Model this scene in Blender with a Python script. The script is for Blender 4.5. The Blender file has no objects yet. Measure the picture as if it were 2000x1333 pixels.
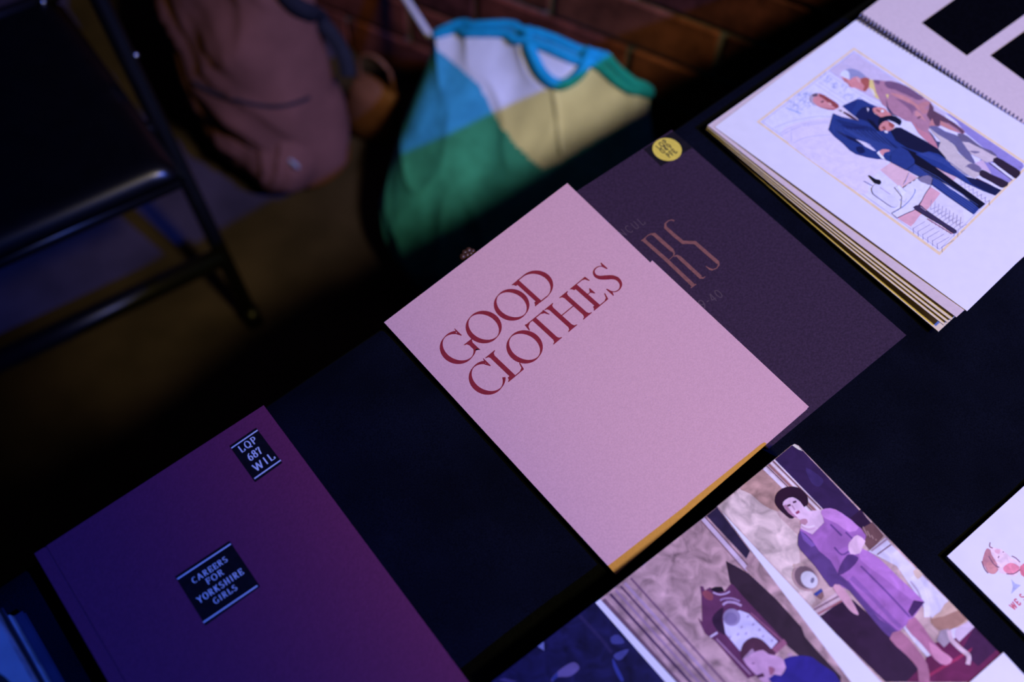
import bpy, bmesh, math, random
from mathutils import Vector, Matrix
from mathutils.geometry import tessellate_polygon
from mathutils.bvhtree import BVHTree

random.seed(7)
S = bpy.context.scene
COL = S.collection

# ------------------------------------------------------------------ camera, world, lights, exposure
FPX, PITCH, ROLL = 1944.0, math.radians(29), math.radians(2)
CAMZ, TZ = 1.50, 0.74                      # lens height, table height above the floor
RC = Matrix.Rotation(PITCH, 3, 'X') @ Matrix.Rotation(ROLL, 3, 'Z')
CAM = Vector((0, 0, CAMZ))

cam_data = bpy.data.cameras.new('camera')
cam = bpy.data.objects.new('camera', cam_data)
COL.objects.link(cam)
cam.matrix_world = Matrix.Translation(CAM) @ RC.to_4x4()
cam_data.sensor_width = 36.0
cam_data.lens = 36.0 * FPX / 2000.0
cam_data.clip_start = 0.02
cam_data.dof.use_dof = True
cam_data.dof.focus_distance = 0.84
cam_data.dof.aperture_fstop = 2.4
S.camera = cam

world = bpy.data.worlds.new('world')
S.world = world
world.use_nodes = True
world.node_tree.nodes['Background'].inputs[0].default_value = (0.35, 0.4, 1.0, 1)
world.node_tree.nodes['Background'].inputs[1].default_value = 0.0012

EV = Vector((0.749, 0.663, 0))             # along the table edge
NV = Vector((-0.663, 0.749, 0))            # from the table towards the chair and the bags

def spot(name, pos, target, power, color, size, blend, radius):
    d = bpy.data.lights.new(name, 'SPOT')
    d.energy = power; d.color = color
    d.spot_size = math.radians(size); d.spot_blend = blend
    d.shadow_soft_size = radius
    o = bpy.data.objects.new(name, d); COL.objects.link(o)
    o.location = pos
    o.rotation_euler = (Vector(target) - Vector(pos)).to_track_quat('-Z', 'Y').to_euler()
    return o

# blue stage lamp, low over the near side of the table, and a yellow one higher up
BLUE_POS = NV * (-1.79) + EV * 1.00 + Vector((0, 0, TZ + 2.2))
WARM_POS = NV * (-1.20) + EV * 0.60 + Vector((0, 0, TZ + 2.2))
spot('blue_stage_lamp', BLUE_POS, EV * .25 + NV * .15 + Vector((0, 0, TZ)), 560, (0.03, 0.13, 1.0), 66, 0.55, 0.02)
spot('yellow_stage_lamp', WARM_POS, EV * 1.60 + Vector((0, 0, TZ)), 228, (1.0, 0.79, 0.2), 71.8, 0.32, 0.15)
# added weak fill light, no lamp known there, to brighten the bags
spot('pale_fill_light', WARM_POS + EV * .08, (0.06, 1.16, 0.3), 70, (0.25, 0.42, 1.0), 17, 1.0, 0.15)

S.view_settings.view_transform = 'Standard'
S.view_settings.look = 'None'
S.view_settings.exposure = 0.0
S.view_settings.gamma = 1.0
S.view_settings.use_curve_mapping = False

# ------------------------------------------------------------------ helpers
def ray(x, y):
    return RC @ Vector(((x - 1000) / FPX, -(y - 666.5) / FPX, -1.0))

def PX(x, y, z):
    """the point at height z that the photograph shows at pixel x, y"""
    d = ray(x, y)
    return CAM + d * ((z - CAMZ) / d.z)

class Flat:
    """a flat surface (page, cover) that print lies on"""
    def __init__(self, a, b, c):
        self.o = Vector(a); n = (Vector(b) - self.o).cross(Vector(c) - self.o).normalized()
        self.n = n if n.z > 0 else -n
    def at(self, x, y, off=0.0):
        d = ray(x, y); o = self.o + self.n * off
        return CAM + d * ((o - CAM).dot(self.n) / d.dot(self.n))

def level(z):
    return Flat((0, 0, z), (1, 0, z), (0, 1, z))

def lin(c):
    return tuple(((v / 255) / 12.92 if v / 255 <= 0.04045 else ((v / 255 + 0.055) / 1.055) ** 2.4) for v in c)

LIGHT = (0.76, 0.72, 1.02)                 # light falling on the table, to turn seen colours into ink colours
def ink(c, light=LIGHT, k=1.0):
    l = lin(c)
    return tuple(min(0.92, max(0.002, k * l[i] / light[i])) for i in range(3))

def link(name, me, mat=None, parent=None):
    o = bpy.data.objects.new(name, me); COL.objects.link(o)
    if mat is not None and not me.materials:
        me.materials.append(mat)
    if parent is not None:
        o.parent = parent
    return o

def mesh(name, verts, faces, mat=None, parent=None, smooth=False):
    me = bpy.data.meshes.new(name)
    me.from_pydata([tuple(v) for v in verts], [], faces)
    if smooth:
        for p in me.polygons: p.use_smooth = True
    me.update()
    return link(name, me, mat, parent)

def from_bm(name, bm, mat=None, parent=None, smooth=False):
    me = bpy.data.meshes.new(name)
    bmesh.ops.recalc_face_normals(bm, faces=bm.faces[:])
    bm.to_mesh(me); bm.free()
    if smooth:
        for p in me.polygons: p.use_smooth = True
    return link(name, me, mat, parent)

def tag(o, label, cat, group=None):
    o['label'] = label; o['category'] = cat
    if group: o['group'] = group
    return o

def thing(name, label, cat, loc=(0, 0, 0), group=None):
    o = bpy.data.objects.new(name, None); COL.objects.link(o)
    o.location = loc; o.empty_display_size = 0.05
    bpy.context.view_layer.update()
    return tag(o, label, cat, group)

def put(parent, o):
    """parent a part whose mesh is in world coordinates without moving it"""
    o.parent = parent
    if parent.type == 'EMPTY':
        o.matrix_parent_inverse = Matrix.Translation(-parent.location)
    return o

def prism(name, top, thick, mat, parent=None, bevel=0.0):
    """solid with the outline 'top' (world points) going down by thick"""
    bm = bmesh.new()
    a = [bm.verts.new(p) for p in top]
    b = [bm.verts.new((p[0], p[1], p[2] - thick)) for p in top]
    n = len(top)
    bm.faces.new(a); bm.faces.new(b[::-1])
    for i in range(n):
        bm.faces.new((a[i], b[i], b[(i + 1) % n], a[(i + 1) % n]))
    if bevel:
        bmesh.ops.bevel(bm, geom=[e for e in bm.edges], offset=bevel, segments=1, affect='EDGES')
    o = from_bm(name, bm, mat)
    if parent is not None: put(parent, o)
    return o

def tube_bm(bm, pts, r, seg=10, closed=False):
    pts = [Vector(p) for p in pts]; n = len(pts); rings = []
    rr = r if hasattr(r, '__len__') else [r] * n
    for i in range(n):
        a = pts[i - 1] if (i > 0 or closed) else pts[i]
        b = pts[(i + 1) % n] if (i < n - 1 or closed) else pts[i]
        t = (b - a).normalized()
        up = Vector((0, 0, 1)) if abs(t.z) < 0.9 else Vector((0, 1, 0))
        x = t.cross(up).normalized(); y = x.cross(t)
        rings.append([bm.verts.new(pts[i] + (x * math.cos(q) + y * math.sin(q)) * rr[i]) for q in [2 * math.pi * k / seg for k in range(seg)]])
    m = n if closed else n - 1
    for i in range(m):
        A, B = rings[i], rings[(i + 1) % n]
        for k in range(seg):
            bm.faces.new((A[k], A[(k + 1) % seg], B[(k + 1) % seg], B[k]))
    if not closed:
        bm.faces.new(rings[0][::-1]); bm.faces.new(rings[-1])

def tube(name, pts, r, mat, parent=None, seg=10, closed=False):
    bm = bmesh.new(); tube_bm(bm, pts, r, seg, closed)
    o = from_bm(name, bm, mat, None, True)
    if parent is not None: put(parent, o)
    return o

def spline(pts, n=6, closed=False):
    pts = [Vector(p) for p in pts]; out = []; m = len(pts)
    rng = range(m) if closed else range(m - 1)
    for i in rng:
        p0 = pts[i - 1] if (closed or i > 0) else pts[i]
        p1 = pts[i]; p2 = pts[(i + 1) % m]
        p3 = pts[(i + 2) % m] if (closed or i + 2 < m) else p2
        for k in range(n):
            t = k / n
            out.append(0.5 * ((2 * p1) + (p2 - p0) * t + (2 * p0 - 5 * p1 + 4 * p2 - p3) * t * t + (3 * p1 - p0 - 3 * p2 + p3) * t ** 3))
    if not closed: out.append(pts[-1])
    return out

# ------------------------------------------------------------------ materials
def nodes(mat):
    return mat.node_tree.nodes, mat.node_tree.links

def material(name, color, rough=0.6, noise=0.0, nscale=40.0, bump=0.0, bscale=200.0, spec=0.3, sheen=0.0, metal=0.0, color2=None, detail=4.0):
    m = bpy.data.materials.new(name); m.use_nodes = True
    N, L = nodes(m); b = N['Principled BSDF']
    b.inputs['Base Color'].default_value = (*color, 1)
    b.inputs['Roughness'].default_value = rough
    b.inputs['Specular IOR Level'].default_value = spec
    b.inputs['Metallic'].default_value = metal
    if sheen: b.inputs['Sheen Weight'].default_value = sheen
    tc = N.new('ShaderNodeTexCoord')
    if noise:
        t = N.new('ShaderNodeTexNoise'); t.inputs['Scale'].default_value = nscale; t.inputs['Detail'].default_value = detail
        L.new(tc.outputs['Object'], t.inputs['Vector'])
        r = N.new('ShaderNodeValToRGB')
        c2 = color2 if color2 else tuple(v * (1 - noise) for v in color)
        c1 = color if color2 else tuple(min(1, v * (1 + noise)) for v in color)
        r.color_ramp.elements[0].position = 0.35; r.color_ramp.elements[1].position = 0.65
        r.color_ramp.elements[0].color = (*c2, 1); r.color_ramp.elements[1].color = (*c1, 1)
        L.new(t.outputs['Fac'], r.inputs['Fac']); L.new(r.outputs['Color'], b.inputs['Base Color'])
    if bump:
        t2 = N.new('ShaderNodeTexNoise'); t2.inputs['Scale'].default_value = bscale; t2.inputs['Detail'].default_value = 3
        L.new(tc.outputs['Object'], t2.inputs['Vector'])
        bp = N.new('ShaderNodeBump'); bp.inputs['Strength'].default_value = bump; bp.inputs['Distance'].default_value = 0.002
        L.new(t2.outputs['Fac'], bp.inputs['Height']); L.new(bp.outputs['Normal'], b.inputs['Normal'])
    return m

def print_material(name, rough=0.5, noise=0.06, nscale=120, spec=0.3):
    m = bpy.data.materials.new(name); m.use_nodes = True
    N, L = nodes(m); b = N['Principled BSDF']
    b.inputs['Roughness'].default_value = rough; b.inputs['Specular IOR Level'].default_value = spec
    a = N.new('ShaderNodeAttribute'); a.attribute_name = 'ink'
    tc = N.new('ShaderNodeTexCoord'); t = N.new('ShaderNodeTexNoise')
    t.inputs['Scale'].default_value = nscale; t.inputs['Detail'].default_value = 6
    L.new(tc.outputs['Object'], t.inputs['Vector'])
    t.inputs['Distortion'].default_value = 0.8
    mr = N.new('ShaderNodeMapRange'); mr.inputs['From Min'].default_value = 0.3; mr.inputs['From Max'].default_value = 0.7
    mr.inputs['To Min'].default_value = -1; mr.inputs['To Max'].default_value = 1; mr.clamp = False
    L.new(t.outputs['Fac'], mr.inputs['Value'])
    ma = N.new('ShaderNodeMath'); ma.operation = 'MULTIPLY_ADD'; ma.inputs[2].default_value = 1.0
    L.new(mr.outputs['Result'], ma.inputs[0]); L.new(a.outputs['Alpha'], ma.inputs[1])
    mx = N.new('ShaderNodeVectorMath'); mx.operation = 'SCALE'
    L.new(a.outputs['Color'], mx.inputs[0]); L.new(ma.outputs[0], mx.inputs['Scale'])
    L.new(mx.outputs[0], b.inputs['Base Color'])
    return m

def clip_tri(tri, poly):
    """part of a triangle inside a convex outline (both in pixels)"""
    area = sum(poly[i - 1][0] * poly[i][1] - poly[i][0] * poly[i - 1][1] for i in range(len(poly)))
    sg = 1 if area > 0 else -1
    out = list(tri)
    for i in range(len(poly)):
        a, b = poly[i - 1], poly[i]
        side = lambda p: sg * ((b[0] - a[0]) * (p[1] - a[1]) - (b[1] - a[1]) * (p[0] - a[0]))
        new = []
        for j in range(len(out)):
            p, q = out[j - 1], out[j]; sp, sq = side(p), side(q)
            if (sp >= 0) != (sq >= 0):
                t = sp / (sp - sq); new.append((p[0] + (q[0] - p[0]) * t, p[1] + (q[1] - p[1]) * t))
            if sq >= 0: new.append(q)
        out = new
        if len(out) < 3: return []
    return out

class Print:
    """flat ink shapes lying on a Flat; every later shape lies a hair above the earlier ones"""
    def __init__(self, flat, light=LIGHT, step=1.3e-5, base=6e-5, clip=None, tex=.2):
        self.tex = tex; self.boxes = []
        self.f = flat; self.light = light; self.v = []; self.t = []; self.c = []; self.k = 0; self.step = step; self.base = base; self.clip = clip
    def face(self, pts, off, c):
        if self.clip: pts = clip_tri(pts, self.clip)
        if len(pts) < 3: return
        i0 = len(self.v); self.v += [self.f.at(p[0], p[1], off) for p in pts]
        self.t.append(tuple(range(i0, i0 + len(pts)))); self.c.append(c)
    def _off(self, pts):
        # lowest layer above everything already printed under this shape
        x0, x1 = min(p[0] for p in pts) - 1, max(p[0] for p in pts) + 1; y0, y1 = min(p[1] for p in pts) - 1, max(p[1] for p in pts) + 1
        lay = 0
        for a0, a1, b0, b1, l in self.boxes:
            if a0 < x1 and a1 > x0 and b0 < y1 and b1 > y0 and l >= lay: lay = l + 1
        self.boxes.append((x0, x1, y0, y1, lay)); self.k = max(self.k, lay)
        return self.base + lay * self.step
    def poly(self, pts, color, tf=None, smooth=0, raw=False, tex=None):
        if tf: pts = [tf(p) for p in pts]
        if smooth: pts = [(q.x, q.y) for q in spline([(p[0], p[1], 0) for p in pts], smooth, True)]
        off = self._off(pts)
        c = (*(color if raw else ink(color, self.light)), self.tex if tex is None else tex)
        for a in tessellate_polygon([[Vector((p[0], p[1], 0)) for p in pts]]):
            self.face([pts[a[0]], pts[a[1]], pts[a[2]]], off, c)
    def line(self, pts, w, color, tf=None, smooth=0, raw=False, widths=None, tex=None):
        if tf: pts = [tf(p) for p in pts]
        if smooth: pts = [(q.x, q.y) for q in spline([(p[0], p[1], 0) for p in pts], smooth)]
        off = self._off(pts); n = len(pts); e = []
        c = (*(color if raw else ink(color, self.light)), self.tex if tex is None else tex)
        for i in range(n):
            a = pts[max(0, i - 1)]; b = pts[min(n - 1, i + 1)]
            dx, dy = b[0] - a[0], b[1] - a[1]; l = math.hypot(dx, dy) or 1
            ww = (widths[i] if widths else w) / 2
            nx, ny = -dy / l * ww, dx / l * ww
            e.append(((pts[i][0] + nx, pts[i][1] + ny), (pts[i][0] - nx, pts[i][1] - ny)))
        for i in range(n - 1):
            self.face([e[i][0], e[i][1], e[i + 1][1]], off, c); self.face([e[i][0], e[i + 1][1], e[i + 1][0]], off, c)
    def disc(self, x, y, rx, ry, color, tf=None, n=20, ang=0, tex=None):
        ca, sa = math.cos(ang), math.sin(ang)
        self.poly([(x + rx * math.cos(q) * ca - ry * math.sin(q) * sa, y + rx * math.cos(q) * sa + ry * math.sin(q) * ca) for q in [2 * math.pi * k / n for k in range(n)]], color, tf, tex=tex)
    def build(self, name, mat, parent):
        me = bpy.data.meshes.new(name)
        n = self.f.n; fs = []
        for t in self.t:
            vs = [self.v[i] for i in t]
            nn_ = Vector((0, 0, 0))
            for i in range(1, len(vs) - 1): nn_ += (vs[i] - vs[0]).cross(vs[i + 1] - vs[0])
            fs.append(t if nn_.dot(n) > 0 else t[::-1])
        me.from_pydata([tuple(v) for v in self.v], [], fs)
        at = me.color_attributes.new('ink', 'FLOAT_COLOR', 'CORNER')
        for p, c in zip(me.polygons, self.c):
            for li in p.loop_indices: at.data[li].color = c
        o = link(name, me, mat)
        put(parent, o)
        return o

def crop(x0, y0, s):
    return lambda p: (x0 + p[0] * s, y0 + p[1] * s)

# ------------------------------------------------------------------ lettering
def arc(cx, cy, rx, ry, a0, a1, n=14):
    return [(cx + rx * math.cos(math.radians(a0 + (a1 - a0) * k / n)), cy + ry * math.sin(math.radians(a0 + (a1 - a0) * k / n))) for k in range(n + 1)]

# glyph: width, strokes, serif positions
GL = {
 'A': (.86, [[(.08, 0), (.43, 1)], [(.43, 1), (.78, 0)], [(.2, .33), (.66, .33)]], [(.08, 0), (.78, 0)]),
 'C': (.74, [arc(.42, .5, .34, .48, 50, 310)], []),
 'E': (.68, [[(.16, 0), (.16, 1)], [(.16, .965), (.6, .965)], [(.16, .5), (.48, .5)], [(.16, .035), (.62, .035)], [(.6, .97), (.6, .76)], [(.62, .03), (.62, .25)], [(.48, .4), (.48, .6)]], [(.12, 0), (.12, 1)]),
 'F': (.64, [[(.16, 0), (.16, 1)], [(.16, .965), (.58, .965)], [(.16, .5), (.46, .5)], [(.58, .97), (.58, .76)], [(.46, .4), (.46, .6)]], [(.16, 0), (.12, 1)]),
 'G': (.80, [arc(.42, .5, .34, .48, 50, 320), [(.68, .1), (.68, .44)]], [(.66, .44)]),
 'H': (.86, [[(.16, 0), (.16, 1)], [(.68, 0), (.68, 1)], [(.16, .5), (.68, .5)]], [(.16, 0), (.16, 1), (.68, 0), (.68, 1)]),
 'I': (.36, [[(.18, 0), (.18, 1)]], [(.18, 0), (.18, 1)]),
 'K': (.80, [[(.16, 0), (.16, 1)], [(.2, .42), (.62, 1)], [(.32, .58), (.68, 0)]], [(.16, 0), (.16, 1), (.64, 1), (.68, 0)]),
 'L': (.66, [[(.16, 0), (.16, 1)], [(.16, .035), (.6, .035)], [(.6, .03), (.6, .28)]], [(.14, 0), (.16, 1)]),
 'N': (.86, [[(.14, 0), (.14, 1)], [(.14, 1), (.7, 0)], [(.7, 0), (.7, 1)]], [(.14, 0), (.12, 1), (.7, 1)]),
 'O': (.82, [arc(.41, .5, .34, .48, 0, 360, 24)], []),
 'P': (.68, [[(.16, 0), (.16, 1)], [(.16, .965)] + arc(.34, .72, .25, .245, 90, -90) + [(.16, .475)]], [(.16, 0), (.12, 1)]),
 'Q': (.82, [arc(.41, .5, .34, .48, 0, 360, 24), [(.4, .2), (.55, .04), (.78, -.08)]], []),
 'R': (.76, [[(.16, 0), (.16, 1)], [(.16, .965)] + arc(.34, .74, .24, .225, 90, -90) + [(.16, .515)], [(.36, .5), (.64, .02)]], [(.16, 0), (.12, 1), (.68, 0)]),
 'S': (.64, [arc(.31, .74, .22, .23, 30, 200, 10) + [(.2, .58), (.42, .45)] + arc(.32, .27, .24, .25, 40, -160, 10)], []),
 'T': (.76, [[(.38, 0), (.38, 1)], [(.06, .965), (.7, .965)], [(.06, .97), (.06, .76)], [(.7, .97), (.7, .76)]], [(.38, 0)]),
 'U': (.82, [[(.14, 1), (.14, .35)] + arc(.4, .3, .26, .28, 180, 360, 10) + [(.66, .35), (.66, 1)]], [(.14, 1), (.66, 1)]),
 'W': (1.12, [[(.08, 1), (.32, 0)], [(.32, 0), (.56, .95)], [(.56, .95), (.8, 0)], [(.8, 0), (1.04, 1)]], [(.08, 1), (.56, 1), (1.04, 1)]),
 'Y': (.80, [[(.08, 1), (.4, .48)], [(.72, 1), (.4, .48)], [(.4, 0), (.4, .48)]], [(.08, 1), (.72, 1), (.4, 0)]),
 '6': (.64, [arc(.32, .3, .25, .29, 0, 360, 18), [(.5, .96), (.22, .8), (.08, .5), (.08, .3)]], []),
 '7': (.60, [[(.06, .94), (.54, .94)], [(.54, .94), (.34, .5), (.26, 0)], [(.06, .95), (.06, .76)]], []),
 '8': (.64, [arc(.32, .27, .26, .26, 0, 360, 18), arc(.32, .75, .21, .22, 0, 360, 18)], []),
 '9': (.64, [arc(.32, .7, .25, .28, 0, 360, 18), [(.57, .7), (.52, .4), (.36, .15), (.16, .02)]], []),
 '0': (.66, [arc(.33, .5, .26, .48, 0, 360, 20)], []),
 '4': (.66, [[(.44, 0), (.44, 1)], [(.44, 1), (.06, .3)], [(.06, .3), (.6, .3)]], []),
 '-': (.40, [[(.06, .45), (.34, .45)]], []),
 ' ': (.4, [], []),
}

class Letters:
    """flat lettering in a frame: origin O, unit vectors U (along the line) and V (up), lifted along N"""
    def __init__(self, O, U, V, off=8e-5, step=3e-6):
        self.O, self.U, self.V = Vector(O), Vector(U), Vector(V)
        self.N = self.U.cross(self.V).normalized(); self.v = []; self.fc = []; self.off = off; self.step = step; self.k = 0
    def pt(self, u, v):
        return self.O + self.U * u + self.V * v + self.N * (self.off + self.k * self.step)
    def ribbon(self, pts, w, closed=False):
        n = len(pts); self.k += 1; i0 = len(self.v)
        for i in range(n):
            if closed:
                a = pts[(i - 1) % n]; b = pts[(i + 1) % n]
            else:
                a = pts[max(0, i - 1)]; b = pts[min(n - 1, i + 1)]
            dx, dy = b[0] - a[0], b[1] - a[1]; l = math.hypot(dx, dy) or 1
            ww = (w(dx / l, dy / l) if callable(w) else (w[i] if hasattr(w, '__len__') else w)) / 2
            self.v.append(self.pt(pts[i][0] - dy / l * ww, pts[i][1] + dx / l * ww))
            self.v.append(self.pt(pts[i][0] + dy / l * ww, pts[i][1] - dx / l * ww))
        for i in range(n if closed else n - 1):
            a = i0 + 2 * i; b = i0 + 2 * ((i + 1) % n)
            self.fc.append((a + 1, b + 1, b, a))
    def poly(self, pts):
        self.k += 1; i0 = len(self.v)
        self.v += [self.pt(*p) for p in pts]
        for t in tessellate_polygon([[Vector((p[0], p[1], 0)) for p in pts]]):
            self.fc.append(tuple(i0 + q for q in t))
    def text(self, s, u0, u1, v0, h, thick, thin, serif, gap=.06):
        tot = sum(GL[c][0] + gap for c in s) - gap
        sx = (u1 - u0) / tot; u = u0
        wf = lambda dx, dy: h * (thin + (thick - thin) * abs(dy) ** 1.3)
        for c in s:
            w, st, se = GL[c]
            for q in st:
                pp = [(u + a * sx, v0 + b * h) for a, b in q]
                cl = len(q) > 3 and math.hypot(q[0][0] - q[-1][0], q[0][1] - q[-1][1]) < 1e-3
                self.ribbon(pp[:-1] if cl else pp, wf, cl)
            if serif:
                for a, b in se:
                    y = v0 + b * h + (thin * h * .5 if b == 0 else (-thin * h * .5 if b == 1 else 0))
                    self.ribbon([(u + a * sx - serif * h, y), (u + a * sx + serif * h, y)], thin * h)
            u += (w + gap) * sx
    def build(self, name, mat, parent):
        fs = []
        for f in self.fc:
            a, b, c = (self.v[i] for i in f[:3])
            fs.append(f if (b - a).cross(c - a).dot(self.N) > 0 else f[::-1])
        o = mesh(name, self.v, fs, mat)
        put(parent, o)
        return o

def label_frame(tl, tr, bl, z):
    a, b, c = PX(*tl, z), PX(*tr, z), PX(*bl, z)
    U = (b - a); w = U.length; U = U.normalized()
    V = Vector((-U.y, U.x, 0)); h = abs((c - a).dot(V))
    return a, U, V, w, h

# ------------------------------------------------------------------ the setting
M = {}
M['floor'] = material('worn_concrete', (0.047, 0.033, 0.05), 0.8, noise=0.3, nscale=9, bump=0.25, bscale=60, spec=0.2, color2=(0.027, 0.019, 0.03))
M['mortar'] = material('mortar', (0.16, 0.14, 0.13), 0.95, noise=0.3, nscale=60, bump=0.6, bscale=180, spec=0.1)
M['brick1'] = material('brick_red', (0.125, 0.032, 0.02), 0.9, noise=0.4, nscale=25, bump=0.6, bscale=120, spec=0.1)
M['brick2'] = material('brick_dark', (0.085, 0.024, 0.02), 0.9, noise=0.45, nscale=30, bump=0.6, bscale=120, spec=0.1)
M['brick3'] = material('brick_orange', (0.14, 0.042, 0.022), 0.9, noise=0.4, nscale=22, bump=0.6, bscale=120, spec=0.1)

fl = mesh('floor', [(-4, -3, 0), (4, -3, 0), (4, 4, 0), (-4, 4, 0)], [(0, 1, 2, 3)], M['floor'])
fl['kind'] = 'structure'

WA = math.radians(-26)
WD = Vector((math.cos(WA), math.sin(WA), 0))          # along the wall
WN = Vector((math.sin(WA), -math.cos(WA), 0))         # from the wall into the room
W0 = Vector((0.05, 1.304, 0))
def wl(s, d, z):                                      # wall coordinates: along, away from it, up
    return W0 + WD * s + WN * d + Vector((0, 0, z))
bm = bmesh.new()
vv = [bm.verts.new(wl(s, d, z)) for d in (0, -0.12) for s, z in ((-3.2, 0), (3.2, 0), (3.2, 2.6), (-3.2, 2.6))]
for f in ((0, 1, 2, 3), (7, 6, 5, 4), (0, 4, 5, 1), (1, 5, 6, 2), (2, 6, 7, 3), (3, 7, 4, 0)):
    bm.faces.new([vv[i] for i in f])
wall = from_bm('wall_back', bm, M['mortar']); wall['kind'] = 'structure'

def brick_mesh(name, w, mat):
    bm = bmesh.new(); bmesh.ops.create_cube(bm, size=1)
    for v in bm.verts:
        v.co = Vector((v.co.x * w, v.co.y * 0.03, v.co.z * 0.086))
    bmesh.ops.bevel(bm, geom=bm.edges[:], offset=0.003, segments=1, affect='EDGES')
    me = bpy.data.meshes.new(name); bm.to_mesh(me); bm.free(); me.materials.append(mat)
    return me
bricks = [brick_mesh('brick', 0.28, M[k]) for k in ('brick1', 'brick2', 'brick3')]
for r in range(14):
    for c in range(-5, 6):
        s = c * 0.292 + (0.146 if r % 2 else 0)
        o = bpy.data.objects.new('brick', random.choice(bricks)); COL.objects.link(o)
        o.location = wl(s, -0.009 + random.uniform(-.002, .002), 0.05 + r * 0.098)
        o.rotation_euler = (0, 0, WA); o.parent = wall

# ------------------------------------------------------------------ table and cloth
M['wood'] = material('table_board', (0.2, 0.13, 0.08), 0.6, noise=0.2, nscale=12)
M['legmetal'] = material('grey_steel', (0.2, 0.2, 0.22), 0.4, metal=0.8, noise=0.1)
def tp(e, n, z): return EV * e + NV * n + Vector((0, 0, z))
E0, E1, N0, N1 = -1.0, 1.07, -0.62, 0.395
tab = thing('trestle_table', 'long trestle table hidden under the dark navy cloth', 'table', tp(.4, -.1, 0))
prism('table_top', [tp(E0 + .01, N0 + .01, TZ - .006), tp(E1 - .01, N0 + .01, TZ - .006), tp(E1 - .01, N1 - .01, TZ - .006), tp(E0 + .01, N1 - .01, TZ - .006)], 0.025, M['wood'], tab)
for e in (E0 + .2, E1 - .2):
    for n in (N0 + .12, N1 - .14):
        tube('leg', [tp(e, n, 0), tp(e, n, TZ - .031)], 0.016, M['legmetal'], tab)

cloth = bpy.data.materials.new('navy_cotton'); cloth.use_nodes = True
N, L = nodes(cloth); b = N['Principled BSDF']
b.inputs['Roughness'].default_value = 0.9; b.inputs['Specular IOR Level'].default_value = 0.04
b.inputs['Sheen Weight'].default_value = 0.02; b.inputs['Sheen Tint'].default_value = (0.3, 0.4, 1, 1)
tc = N.new('ShaderNodeTexCoord')
nz = N.new('ShaderNodeTexNoise'); nz.inputs['Scale'].default_value = 900; nz.inputs['Detail'].default_value = 2
n2 = N.new('ShaderNodeTexNoise'); n2.inputs['Scale'].default_value = 14; n2.inputs['Detail'].default_value = 5
L.new(tc.outputs['Object'], nz.inputs['Vector']); L.new(tc.outputs['Object'], n2.inputs['Vector'])
mul = N.new('ShaderNodeMath'); mul.operation = 'MULTIPLY'
L.new(nz.outputs['Fac'], mul.inputs[0]); L.new(n2.outputs['Fac'], mul.inputs[1])
rp = N.new('ShaderNodeValToRGB')
rp.color_ramp.elements[0].position = 0.12; rp.color_ramp.elements[0].color = (0.0008, 0.0011, 0.0027, 1)
rp.color_ramp.elements[1].position = 0.42; rp.color_ramp.elements[1].color = (0.0037, 0.0046, 0.0104, 1)
L.new(mul.outputs[0], rp.inputs['Fac']); L.new(rp.outputs['Color'], b.inputs['Base Color'])
bp = N.new('ShaderNodeBump'); bp.inputs['Strength'].default_value = 0.35; bp.inputs['Distance'].default_value = 0.0006
L.new(nz.outputs['Fac'], bp.inputs['Height']); L.new(bp.outputs['Normal'], b.inputs['Normal'])
M['cloth'] = cloth

from mathutils import noise as mn
def cloth_z(e, n):
    """height of the cloth under the table's own height: shallow creases only"""
    p = Vector((e * 3.2 + n * 1.5, n * 2.1 - e * 1.2, 0.3))
    a = mn.noise(p * 1.6) * 0.5 + 0.5
    r = 1 - abs(mn.noise(Vector((e * 5 + n * 6, (n - e) * 1.3, 2.1))))
    q = 1 - abs(mn.noise(Vector((e * 9 - n * 3, (n + e) * 2.6, 5.1))))
    return -0.0038 + 0.0012 * a + 0.0016 * r ** 6 + 0.001 * q ** 8
ne, nn = 230, 90
vs, fs = [], []
rows = [N0 + (N1 - N0) * j / nn for j in range(nn + 1)]
drop = [(N1 + .006, -.004), (N1 + .010, -.012), (N1 + .012, -.05), (N1 + .012, -.2), (N1 + .012, -.42)]
for j in range(nn + 1 + len(drop)):
    for i in range(ne + 1):
        e = E0 + (E1 - E0) * i / ne
        if j <= nn:
            n = rows[j]; z = TZ + (cloth_z(e, n) if j < nn else -.0025)
        else:
            n, dz = drop[j - nn - 1]; z = TZ + dz - .003
            n += 0.012 * math.sin(e * 21) * min(1, -dz * 4)
        vs.append(tp(e, n, z))
W = ne + 1
for j in range(nn + len(drop)):
    for i in range(ne):
        fs.append((j * W + i, j * W + i + 1, (j + 1) * W + i + 1, (j + 1) * W + i))
tag(mesh('tablecloth', vs, fs, M['cloth'], None, True), 'dark navy cotton cloth spread over the long table', 'tablecloth')

# ------------------------------------------------------------------ books on the cloth
T0 = TZ - 0.001                                       # what lies on the cloth stands at this height
M['paper'] = material('white_paper', (0.8, 0.79, 0.78), 0.7, noise=0.02, nscale=60, spec=0.2)
M['cream'] = material('cream_paper', (0.72, 0.62, 0.5), 0.75, noise=0.04, nscale=90, spec=0.2)
M['ink_print'] = print_material('printed_ink', 0.6, 0.05, 160, 0.12)
M['gloss_print'] = print_material('glossy_picture', 0.45, 0.16, 75, 0.12)

def leaf(name, px, z, thick, mat, parent):
    return prism(name, [PX(x, y, z) for x, y in px], thick, mat, parent)

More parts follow.
